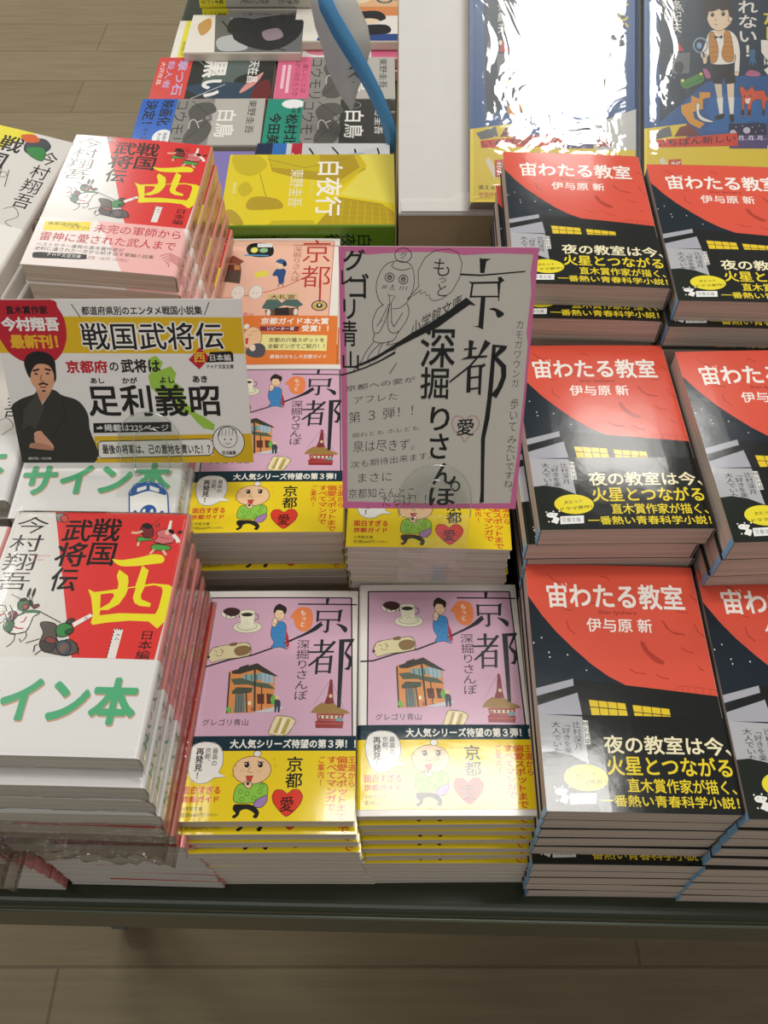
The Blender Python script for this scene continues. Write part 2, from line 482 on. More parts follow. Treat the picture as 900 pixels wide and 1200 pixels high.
# ------------------------------------------------------------------ print on the covers, bands and cards (mm)
RED_COVER = [
 ('P','#dc5743',[(-0.1,0.2),(105.3,0.2),(105.3,19.7),(105.1,85.5),(79.6,83),(51.7,80.1),(42.4,74.8),(33.3,67.3),(24.3,57.8),(15.2,47.2),(7.6,36.2),(-0.3,22.1)]),
 ('P','#1b1e1c',[(0.7,89.6),(21.8,77),(51.7,80.1),(79.6,83),(105.1,85.5),(105.8,101.9),(1,106.2)]),
 ('S','#b2402f',0.7,[(13.2,7.2),(15.9,11.1),(20.2,13.2)]),
 ('S','#b2402f',0.7,[(19.6,27.8),(21.9,31.6),(26.1,32.9)]),
 ('S','#b2402f',0.7,[(79.6,37.9),(81.4,43),(86,46.7),(92.1,47.1)]),
 ('S','#b2402f',0.7,[(80.4,38.8),(83.6,45.3),(91.2,46.8)]),
 ('S','#b2402f',0.7,[(98.7,39.7),(100.3,45.4),(104.1,48.6)]),
 ('S','#b2402f',0.7,[(22,39.3),(22.6,44.9),(26.2,48.5)]),
 ('S','#b2402f',0.7,[(89,29.6),(91.3,32),(96.6,32.1)]),
 ('S','#b2402f',0.7,[(54.9,69.8),(58.7,72.3),(64.5,72.9)]),
 ('S','#b2402f',0.7,[(96.1,66.9),(97,69.2),(99,69.8)]),
 ('S','#b2402f',0.7,[(87.9,55.4),(90.9,58),(95.1,58.7)]),
 ('S','#b2402f',0.7,[(45.7,8.2),(49.3,8.6),(51.7,10.9)]),
 ('S','#b2402f',0.7,[(99.8,20),(101.9,22.9),(104.5,23.8)]),
 ('S','#b2402f',0.7,[(70.4,72.6),(72.6,74.6),(77.5,75.8)]),
 ('S','#b2402f',0.7,[(35.2,21.9),(36.8,25.8),(40.6,27.9)]),
 ('C','#b2402f',[(64.3,52.2),(66.7,53.2),(68.6,57.9),(72.6,61.7),(76.5,64.8),(74.8,66.7),(70.8,65),(66.8,60.5),(64.8,56.6)]),
 ('S','#b2402f',0.3,[(79.7,82.3),(83.5,79.7),(93.5,80.3),(105.4,81.9)]),
 ('S','#b2402f',0.3,[(84.3,80),(84.2,83.2)]),
 ('S','#b2402f',0.3,[(87.6,80.3),(87.5,83.5)]),
 ('S','#b2402f',0.3,[(91.8,80.6),(91.6,83.9)]),
 ('S','#b2402f',0.3,[(95.9,81),(95.8,84.3)]),
 ('S','#b2402f',0.3,[(100.1,81.3),(99.9,84.8)]),
 ('S','#b2402f',0.3,[(103.9,81.6),(103.7,85.1)]),
 ('E','#e8ecec',5.9,51,0.4,0.5),
 ('E','#e8ecec',9.4,60.4,0.4,0.5),
 ('E','#e8ecec',9.7,63.4,0.4,0.5),
 ('E','#e8ecec',20.2,61.8,0.4,0.5),
 ('E','#e8ecec',30.2,71.3,0.4,0.4),
 ('E','#e8ecec',1,54.4,0.4,0.5),
 ('P','#a9a9b2',[(-1.2,83.3),(21.8,76.7),(21.7,81),(-0.3,87.7)]),
 ('P','#a9a9b2',[(-0.4,93.4),(23.4,85.2),(25.1,103.6),(0.3,104.6)]),
 ('P','#e8c82c',[(29.4,89.4),(49.8,91.2),(50.5,101.9),(30.1,100.4)]),
 ('S','#1b1e1c',0.5,[(29,93.5),(50.9,95.2)]),
 ('S','#1b1e1c',0.4,[(34.6,89.2),(34.8,102.8)]),
 ('S','#1b1e1c',0.4,[(39.8,88.9),(39.9,102.6)]),
 ('S','#1b1e1c',0.4,[(45,88.7),(45.1,102.4)]),
 ('P','#e8c82c',[(53.9,92),(74.4,93.9),(74.8,104.5),(54.3,103)]),
 ('S','#1b1e1c',0.5,[(53.3,96.1),(75.3,97.8)]),
 ('S','#1b1e1c',0.4,[(59.1,91.8),(59,105.5)]),
 ('S','#1b1e1c',0.4,[(64.4,91.6),(64.1,105.2)]),
 ('S','#1b1e1c',0.4,[(69.6,91.4),(69.3,105)]),
 ('C','#1b1e1c',[(61.1,104.5),(62.4,100.7),(63.9,99.3),(65,100.9),(64.9,105.2)]),
 ('P','#1b1e1c',[(76.1,102.8),(73.2,100.8),(79.1,99.7)]),
 ('T','宙わたる教室',11.7,13.3,95.3,30.8,'#f6efe6',0.03),
 ('S','#f6efe6',0.5,[(21.5,14),(22.4,15.5)]),
 ('S','#f6efe6',0.5,[(23.7,13.4),(24.6,15)]),
 ('T','Shin Iyohara',41.6,31.9,64.9,35.4,'#7a2c22',0),
 ('T','伊与原 新',33.6,37.3,73,46.5,'#f6efe6',0.02),
]
RED_BAND = [
 ('P','#b2b2b6',[(-0.1,98.4),(24.4,99.5),(25.1,126.6),(23.4,125.6),(16,121.5),(6.8,119.6),(-0.2,120.5)]),
 ('P','#20251f',[(-0.5,120.5),(6.8,119.6),(16,121.8),(25.1,126.6),(27.9,151.9),(-1.3,151.8)]),
 ('P','#f2f0ea',[(24.5,101.6),(27.3,101.8),(27.4,115.4),(24,115.5)]),
 ('V','特別対談',24.2,102.2,27.5,115.2,'#2a2a2a',0.01),
 ('V','辻村深月',18.2,102.1,22.9,119,'#222',0.0),
 ('V','「好きを楽しむ',12.2,102.3,17.1,128.5,'#222',0.0),
 ('V','大人でいたい」',6.4,102.5,11.9,128.7,'#222',0.0),
 ('T','夜の教室は今、',34.6,109.9,105.2,120.3,'#f5ecc4',0.025),
 ('T','火星とつながる',34.7,121.4,103.1,132.3,'#efd733',0.025),
 ('T','直木賞作家が描く、',44.6,133.7,103.1,141.4,'#efd733',0.02),
 ('T','一番熱い青春科学小説！',29.3,142.7,103.2,148.9,'#efd733',0.02),
 ('E','#ecdc35',22.7,133.9,11.9,7.2),
 ('T','大ヒット',16.8,130.1,28.1,133.9,'#222',0.012,-0.1),
 ('T','ドラマ原作！',14.1,134.4,33.2,138.8,'#222',0.012,-0.1),
 ('P','#efefec',[(13.1,142.6),(27.3,142.1),(26.6,147.7),(12.5,148.2)]),
 ('T','文春文庫',13.8,143.5,24.9,146.8,'#777',0),
 ('K','#efefea',0.25,'#333333',[(5,141),(7.2,139.6),(10,139.9),(11.9,140.3),(11.9,141.5),(10.8,142.8),(12.5,144),(11.7,146.2),(10.5,148.1),(8.9,147.3),(7.1,146.4),(8.7,143.9),(5.8,143.1)]),
 ('E','#333',7.1,141.3,0.3,0.3),
 ('E','#333',9.6,141.4,0.3,0.3),
 ('E','#efefea',5.3,139.4,0.5,0.5),
 ('E','#efefea',9.5,138.9,0.5,0.5),
 ('E','#efefea',5.9,146.3,0.5,0.5),
 ('E','#efefea',13.2,139,0.5,0.5),
]
LILAC_COVER = [
 ('P','#d2aac0',[(6.1,5.1),(100.6,5.4),(102.6,102.8),(5.9,101.9)]),
 ('S','#22262a',0.9,[(6.1,5.1),(100.6,5.4)]),
 ('S','#22262a',0.9,[(6.1,5.1),(5.9,101.9)]),
 ('S','#22262a',0.9,[(100.6,5.4),(102.9,102.8)]),
 ('S','#22262a',1.1,[(-3.4,55.8),(9.4,55.2),(23.6,50.5),(38,47.4),(48,43.4),(61,37.8),(72.6,31.2),(81.3,23.6)]),
 ('E','#e8e6cf',21.1,16.8,6.4,4.1),
 ('O','#6b675c',0.30,21.1,16.8,6.4,4.1),
 ('C','#3e2526',[(15.7,15.8),(18.1,13.2),(21.9,12.6),(25.6,13.7),(27.3,16.2),(24.8,18.6),(20.3,18.9)]),
 ('S','#3e2526',0.6,[(17.9,18.1),(18.5,19.9)]),
 ('S','#3e2526',0.6,[(21,18.2),(21.6,19.9)]),
 ('S','#3e2526',0.6,[(24,18.2),(24.6,20)]),
 ('S','#3e2526',0.6,[(26.3,18.2),(26.9,20)]),
 ('E','#e3e2c6',32.8,27.3,9.4,4.3),
 ('O','#6b675c',0.30,32.8,27.3,9.4,4.3),
 ('O','#6b675c',0.30,32.7,26.6,6.4,2.8),
 ('P','#eceacf',[(26.8,16),(36.9,16.1),(36.7,25.6),(35,27),(30.4,26.6),(28.4,24.2)]),
 ('E','#eceacf',31.9,16.2,5.1,2.1),
 ('E','#1d211c',31.9,18,3.8,1.4),
 ('O','#6b675c',0.30,31.9,16.2,5.1,1.8),
 ('S','#6b675c',0.6,[(36.9,17.3),(39.3,18.4),(39.4,21.4),(37,22.2)]),
 ('E','#6b6b55',30.6,23.5,0.3,0.3),
 ('E','#6b6b55',32.9,24.2,0.3,0.3),
 ('E','#6b6b55',32.5,22.5,0.3,0.3),
 ('E','#6b6b55',34.2,25.3,0.3,0.3),
 ('E','#6b6b55',31.8,25.2,0.3,0.3),
 ('K','#3f86c0',0.3,'#2b2320',[(49.9,24.4),(52.9,23.3),(56.4,23.8),(58.2,26.8),(58.5,34.4),(57.8,39.4),(60.6,42.4),(59.1,43.2),(56,42),(53.1,42),(50.3,42.6),(49.6,41.3),(50.9,38.5),(48.8,33.9),(48.7,28.3)]),
 ('P','#b03340',[(57.4,26.2),(60.2,34.4),(61.1,40.4),(59.5,43),(58.3,36.1),(58.3,31)]),
 ('P','#c88',[(60.7,43.1),(58,42.4),(61.2,41.4)]),
 ('K','#efcfa8',0.3,'#2b2320',[(50.4,14.5),(55,13.7),(56.9,18.1),(55.5,21.6),(52.2,21.9),(50.3,18.9)]),
 ('K','#2b211f',0.3,'#2b2320',[(49.3,15.7),(50.3,11.9),(53.2,10.5),(57.2,12.7),(57.6,15.8),(56.4,17.6),(55.1,15.1),(51.2,14.7),(50.2,17.1)]),
 ('K','#2b211f',0.3,'#2b2320',[(51.4,11),(53.2,10.1),(54.8,11.6),(53.4,13)]),
 ('S','#333',0.3,[(51.9,18),(52.7,18)]),
 ('S','#333',0.3,[(54,17.9),(54.9,17.9)]),
 ('S','#a33',0.4,[(53,20.3),(54.2,20.3)]),
 ('K','#efcfa8',0.3,'#2b2320',[(49.4,21.5),(51.6,20.6),(52.3,24.5),(50.6,27.2),(48.9,25.8)]),
 ('S','#555',0.3,[(49.6,24.4),(51.8,25.5)]),
 ('E','#2d6ea8',51.4,28.4,0.5,0.5),
 ('E','#2d6ea8',54.6,31,0.5,0.5),
 ('E','#2d6ea8',52.5,34.3,0.4,0.5),
 ('E','#2d6ea8',55.6,36,0.4,0.5),
 ('E','#2d6ea8',53.9,38.5,0.4,0.5),
 ('E','#2d6ea8',55.9,28.4,0.5,0.5),
 ('C','#e8854e',[(62.5,16.4),(65.7,12.9),(70.2,12.5),(74.2,14.8),(75.5,20.9),(74.7,26.9),(71.8,30.3),(67.3,29.8),(64.1,26.3),(62.6,21.1),(60.3,20.4)]),
 ('V','もっと',67,14.7,70.9,27.4,'#f6f0e2',0.015),
 ('K','#d9cfa2',0.3,'#5e5240',[(9.3,47.9),(11.6,42.5),(16.6,40.9),(23.9,39.7),(32.7,38.4),(35.6,40.1),(36.8,44.1),(35.8,47.7),(29.3,49.2),(19.1,50.4),(12.7,52.3),(11.1,51.2)]),
 ('K','#8a6d45',0.3,'#5e5240',[(25.9,44.3),(27.8,41.7),(32.2,40.8),(35.7,42.1),(36,44.9),(33.5,47),(28.4,47.6)]),
 ('K','#8a6d45',0.3,'#5e5240',[(22.7,39.3),(26.8,38.5),(26.7,40.4),(23.1,40.7)]),
 ('E','#4a3a2c',9.8,48.5,1,1.1),
 ('S','#5e5240',0.3,[(13.2,43.8),(14.9,45.2)]),
 ('S','#5e5240',0.5,[(17.1,43.1),(18.8,44.7),(17.9,46.2)]),
 ('S','#5e5240',0.3,[(14.3,46.8),(16.2,48),(18.5,47.2)]),
 ('S','#5e5240',0.3,[(9.3,47.9),(11.6,42.5),(16.6,40.9),(23.9,39.7),(32.7,38.4),(35.6,40.1),(36.8,44.1),(35.8,47.7),(29.3,49.2),(19.1,50.4),(12.7,52.3)]),
 ('P','#d98e4f',[(24.4,58.5),(40.2,56.3),(53.4,62),(53.9,84.9),(41.3,86.3),(25.2,86.8)]),
 ('P','#3c382f',[(25.6,58.5),(41.4,53.1),(55.5,62.3),(49.4,61.9),(41,57.4),(31.1,60.5),(26.3,60.4)]),
 ('P','#3c382f',[(30.7,55.7),(36.3,53.8),(34.8,57.3),(28.8,58.5)]),
 ('P','#84a6a4',[(33.3,61),(44.9,60),(45.2,64.2),(37.5,66.5),(32.6,64.9)]),
 ('P','#9fb9c4',[(44.8,59.5),(52.2,61.9),(52.6,67.4),(45.4,66.3)]),
 ('S','#3c382f',0.5,[(35.1,60.8),(35.5,65.2)]),
 ('S','#3c382f',0.5,[(38.4,60.9),(38.8,65.3)]),
 ('S','#3c382f',0.5,[(41.7,60.9),(42.1,65.3)]),
 ('S','#5e6d70',0.3,[(47.1,60.3),(47.6,66.9)]),
 ('S','#5e6d70',0.3,[(49.5,60.3),(50,66.9)]),
 ('P','#53604e',[(25.7,64),(32.1,63.3),(39.6,65.7),(49.8,67.4),(54.3,71),(44.2,69.7),(36.8,67.7),(28.2,67.9)]),
 ('P','#4a5244',[(27,72.6),(29.8,69.5),(39.9,69.9),(39.5,73),(33.1,74.2),(27.7,74.1)]),
 ('P','#6f7a74',[(29.6,74.4),(35.3,74.2),(36.5,86.2),(29.8,86.4)]),
 ('S','#3e4644',0.4,[(30.1,74.6),(30.8,86.2)]),
 ('S','#3e4644',0.4,[(31.8,74.6),(32.5,86.2)]),
 ('S','#3e4644',0.4,[(33.5,74.6),(34.2,86.2)]),
 ('S','#3c382f',1.2,[(40.2,56.3),(42.4,85.5)]),
 ('S','#3c382f',1,[(24.5,59.3),(25.4,86.7)]),
 ('S','#3c382f',0.9,[(36.1,72.7),(37.7,86.2)]),
 ('S','#3c382f',0.7,[(45.6,69.7),(46.6,85.6)]),
 ('P','#5a3428',[(42.9,74.2),(47.4,74),(47.9,80.7),(43.7,80.6)]),
 ('P','#5a3428',[(48.8,73.7),(53.4,74.7),(53.6,80.7),(49.6,80.7)]),
 ('C','#6fae4e',[(51.6,77.4),(53.1,74.7),(55.3,77.4),(54.7,80.7),(52.7,80.7)]),
 ('C','#6fae4e',[(24.7,84.6),(26.1,81.9),(28.2,84.6),(27.3,86.4)]),
 ('P','#c8cdd0',[(41.3,86),(57.9,81.9),(60.8,83.8),(51.2,86.3)]),
 ('E','#d77b52',45.3,83.6,1,1.3),
 ('E','#b9584a',40.9,84.2,1,1.3),
 ('E','#d9a06a',48.4,83.4,1,1.3),
 ('E','#efe6c0',38.8,80.3,1,1.4),
 ('C','#e7c29b',[(54.6,75.9),(56,75),(57,76.5),(55.9,78.3),(54.8,77.7)]),
 ('C','#3b3f4c',[(54.3,78.6),(56.5,78),(58,79.8),(57.8,85.7),(56.7,85.8),(56.1,82.2),(55.6,85.8),(54.7,85.5)]),
 ('K','#e6d9b0',0.3,'#7a6c48',[(51.9,99.7),(54.1,92.3),(56.2,88.5),(63.9,89.1),(68,91.5),(66.4,95.6),(63,100.7),(57.1,101.2)]),
 ('P','#b9a04c',[(54.9,99.2),(58.4,89.7),(60.1,89.8),(57.1,99.8)]),
 ('P','#b9a04c',[(59.3,99.8),(63,90.3),(64.9,90.9),(61.8,100.3)]),
 ('P','#f3ead0',[(57.1,99.8),(60.1,89.8),(61.9,90.1),(59.1,100)]),
 ('S','#8a7c55',0.3,[(51.9,99.7),(54.1,92.3),(56.2,88.5),(63.9,89.1),(68,91.5),(66.4,95.6),(63,100.7),(57.1,101.2),(51.9,99.7)]),
 ('P','#7f2f31',[(88.2,64),(89.8,64.8),(90.6,77.5),(91.5,81.1),(84.7,81.2),(86.8,75.3)]),
 ('S','#7a6a6a',0.2,[(88.2,64.8),(78.6,81.2)]),
 ('S','#7a6a6a',0.2,[(88.6,64.8),(97.5,84)]),
 ('P','#9b7a3f',[(76.8,86.5),(79.2,83),(83.6,79.7),(87.1,80.9),(91,80.3),(94.7,83.3),(99.5,85.2),(101.2,86.9),(94.4,87.7),(83.1,87)]),
 ('P','#a63834',[(80.6,87.1),(97.5,87.3),(96.3,91.6),(81.2,91.7)]),
 ('P','#d9cbb0',[(81.9,88.2),(96,88.4),(95.3,90.5),(82.1,90.2)]),
 ('E','#6e2b2b',83,89.4,0.6,1),
 ('E','#6e2b2b',85.8,89.3,0.6,1),
 ('E','#6e2b2b',88.6,89.3,0.6,1),
 ('E','#6e2b2b',91.4,89.3,0.6,1),
 ('E','#6e2b2b',94.3,89.3,0.6,1),
 ('P','#8f2b2c',[(80,91.7),(97.2,91.9),(96.8,96.5),(80.3,96.3)]),
 ('P','#b2463f',[(80,92.9),(97.3,93),(97.3,94.2),(79.9,94)]),
 ('P','#6f9fa0',[(92.8,89.9),(97,89.9),(96.6,92.2),(92.9,91.9)]),
 ('E','#d9c090',88.9,75.5,1.1,1.3),
 ('S','#22262a',1,[(65.1,10.2),(104.3,10.5)]),
 ('P','#22262a',[(83.6,5.9),(86,5.9),(85.1,10.5),(83.6,10.5)]),
 ('S','#22262a',1,[(78.2,15.8),(94.1,15.8)]),
 ('P','#22262a',[(77.8,14.5),(79.7,15.8),(79.2,23.6),(77.8,23.6)]),
 ('P','#22262a',[(92.3,14.8),(95.1,14.2),(94.3,16.4),(93.5,23.4),(91.7,23.4)]),
 ('S','#22262a',1,[(78.1,22),(93,22)]),
 ('P','#22262a',[(84.7,22),(86.5,22),(86.1,30.3),(84.4,31.9),(81.8,30.3),(84.3,30)]),
 ('C','#22262a',[(90.9,25),(93.8,25.2),(97.4,27.1),(98.3,29),(97.4,31.3),(95.7,30.3),(93.7,27.4)]),
 ('P','#22262a',[(81.3,24.6),(78.2,26.7),(69,32.7),(59.9,37.4),(58.3,38.9),(68.9,34.5),(78,29.9),(82.4,25.8)]),
 ('S','#22262a',1.1,[(76.8,40.5),(88.5,40.1)]),
 ('P','#22262a',[(81.1,36.4),(83.2,36.4),(82.5,45.2),(80.9,45.2)]),
 ('S','#22262a',1.2,[(73.9,45.5),(90,45.1)]),
 ('P','#22262a',[(89.6,37.3),(91.3,38.2),(82.7,48.7),(74.8,55.4),(73.6,54.8),(81.3,47.7)]),
 ('P','#22262a',[(78.9,48.9),(80.7,48.9),(79.9,60.9),(78.4,60.9)]),
 ('P','#22262a',[(87.4,47.9),(89.3,47.9),(88.4,60.2),(86.6,60.2)]),
 ('S','#22262a',0.9,[(79.5,49.2),(88.5,48.9)]),
 ('S','#22262a',0.9,[(79.5,53.8),(87.9,53.7)]),
 ('S','#22262a',0.9,[(79.2,59),(87.6,58.9)]),
 ('P','#22262a',[(93.2,36.2),(96.7,36.7),(95.3,83.2),(93,83.2)]),
 ('P','#22262a',[(94.7,36.3),(103.2,35.7),(102.2,38.2),(98.1,45.7),(101.4,48.7),(101.9,53.3),(100,58.1),(96.7,57.2),(99.1,55.6),(99.7,51),(98.1,48.8),(96.6,46.1),(100.1,38.2),(95.1,38.2)]),
 ('V','深掘りさんぽ',65.7,36.4,74.6,78.6,'#33262c',-0.004),
 ('T','グレゴリ青山',11,90.3,39.1,94.6,'#2b2430',0.005),
]
LILAC_BAND = [
 ('T','大人気シリーズ待望の第３弾！！',29.4,103.4,105,109.1,'#f2f0e6',0.035),
 ('V','王道から',100.5,113.7,105.3,132.7,'#d23b2a',0.02),
 ('V','偏愛スポットまで',93.5,113.7,100.6,151.7,'#d23b2a',0.02),
 ('V','すべてマンガで',87.7,113.7,94.3,146.2,'#d23b2a',0.02),
 ('V','ご案内！',82.7,113.8,86.8,132,'#d23b2a',0.02),
 ('C','#f1efe8',[(5.7,121.3),(4.7,114.5),(6.3,108.3),(10.7,105.2),(16.8,104.8),(22.5,106.6),(25.9,111.9),(26.3,118.8),(24.5,123.5),(28.8,126.2),(22.2,126.8),(17.8,129.7),(12.6,130.1),(8.2,127.4)]),
 ('S','#2b2b2b',0.3,[(5.7,121.3),(4.7,114.5),(6.3,108.3),(10.7,105.2),(16.8,104.8),(22.5,106.6),(25.9,111.9),(26.3,118.8),(24.5,123.5),(28.8,126.2),(22.2,126.8),(17.8,129.7),(12.6,130.1),(8.2,127.4),(5.7,121.3)]),
 ('V','最高の',19.3,108.5,22.9,119.8,'#222',0.005),
 ('V','京都、',14.9,108.5,18.7,119,'#222',0.005),
 ('V','再発見！',9.5,108.4,14.4,127.6,'#1c1c1c',0.03),
 ('T','面白すぎる',4.5,131.6,26.4,136.3,'#d23b2a',0.035),
 ('T','京都ガイド',4.4,137.3,26.2,141.2,'#d23b2a',0.035),
 ('T','小学館文庫',4.7,143.5,17.1,145.9,'#3a3322',0.005),
 ('T','定価660円',4.6,146.8,18.1,149.3,'#3a3322',0.005),
 ('T','（10%税込）',18.7,147.2,26.7,148.9,'#6a5d2a',0),
 ('K','#8fc84a',0.35,'#2b2320',[(35.1,133.6),(37.8,130.3),(42.6,131.6),(46.4,130),(51.7,130),(54.1,133),(53.9,137.6),(51.3,140.8),(46.1,141.4),(38.9,141.6),(34.8,140)]),
 ('O','#3f7a2c',0.30,38.3,134.9,1.2,1.2),
 ('O','#3f7a2c',0.30,49.5,135,1.2,1.2),
 ('O','#3f7a2c',0.30,39.4,139.4,1.2,1.2),
 ('O','#3f7a2c',0.30,46.5,138.8,1.2,1.2),
 ('O','#3f7a2c',0.30,50.5,131.7,1.2,1.2),
 ('O','#3f7a2c',0.30,42.3,136.2,1.2,1.2),
 ('K','#1f1f1d',0.35,'#2b2320',[(35.5,142.6),(39.6,142.4),(45.6,142.9),(49.8,146.5),(48.8,150),(46.8,149.3),(47.6,147.5),(43.1,145),(39.3,145.8),(38.3,148.3),(36.2,150),(34.9,149.2),(36.9,147.5),(35,145.2)]),
 ('E','#f0c79c',43.9,122.3,11.3,8.4),
 ('O','#3b2c20',0.35,43.9,122.3,11.3,8.4),
 ('E','#e9e4dc',46.4,112.4,2.3,1.9),
 ('O','#3b2c20',0.30,46.4,112.4,2.3,1.9),
 ('S','#222',0.5,[(38.7,117.8),(42,117.3)]),
 ('S','#222',0.5,[(46.7,117.3),(50.8,117.6)]),
 ('E','#222',40.7,119.2,1.5,1.6),
 ('E','#222',48.7,119.2,1.5,1.6),
 ('E','#eee',40.2,118.6,0.4,0.4),
 ('E','#eee',48.3,118.7,0.4,0.4),
 ('S','#3b2c20',0.3,[(43.2,120.3),(41.2,123.2),(44.3,123.8)]),
 ('P','#c8413c',[(40.5,125.9),(45,125.7),(43.8,129.9),(41.9,129.9)]),
 ('S','#3b2c20',0.3,[(40.5,125.9),(45,125.7)]),
 ('S','#b86',0.2,[(37.2,121.9),(36.8,123.5)]),
 ('S','#b86',0.2,[(38.2,121.9),(37.8,123.5)]),
 ('S','#b86',0.2,[(39.3,121.9),(38.9,123.5)]),
 ('S','#b86',0.2,[(47.4,121.9),(47,123.6)]),
 ('S','#b86',0.2,[(48.4,122),(48,123.6)]),
 ('S','#b86',0.2,[(49.5,122),(49.1,123.6)]),
 ('K','#f0c79c',0.35,'#2b2320',[(40,129.9),(42.3,128.6),(44.6,130.7),(43.8,133),(41.4,132.8)]),
 ('E','#333',42.2,130.2,0.9,1.1),
 ('K','#a583b8',0.35,'#2b2320',[(46.4,142.4),(48.5,139.5),(52.3,137.6),(54.1,137.3),(53.9,140.8),(51.5,143.8),(48.3,144.2)]),
 ('S','#c4a02a',0.4,[(33.7,119.1),(34.9,120.5)]),
 ('S','#c4a02a',0.4,[(32.6,122.2),(33.8,123.6)]),
 ('S','#c4a02a',0.4,[(32,124.9),(33.2,126.3)]),
 ('S','#c4a02a',0.4,[(56,114.9),(57.2,116.3)]),
 ('S','#c4a02a',0.4,[(57.1,119),(58.2,120.4)]),
 ('V','京都',63.9,113.9,74.2,133.2,'#1c1c1c',0.02),
 ('C','#df3f2d',[(65.6,136.4),(68.5,133.8),(72.5,134.1),(74.8,137.8),(73.5,142.2),(70.5,146),(65.9,149.4),(61.4,146),(57.8,141.5),(56.8,137.4),(58.6,134.1),(62.6,134)]),
 ('S','#2b2b2b',0.3,[(65.6,136.4),(68.5,133.8),(72.5,134.1),(74.8,137.8),(73.5,142.2),(70.5,146),(65.9,149.4),(61.4,146),(57.8,141.5),(56.8,137.4),(58.6,134.1),(62.6,134),(65.6,136.4)]),
 ('T','愛',61.8,137.9,69.6,146.6,'#2a1512',0.01),
]
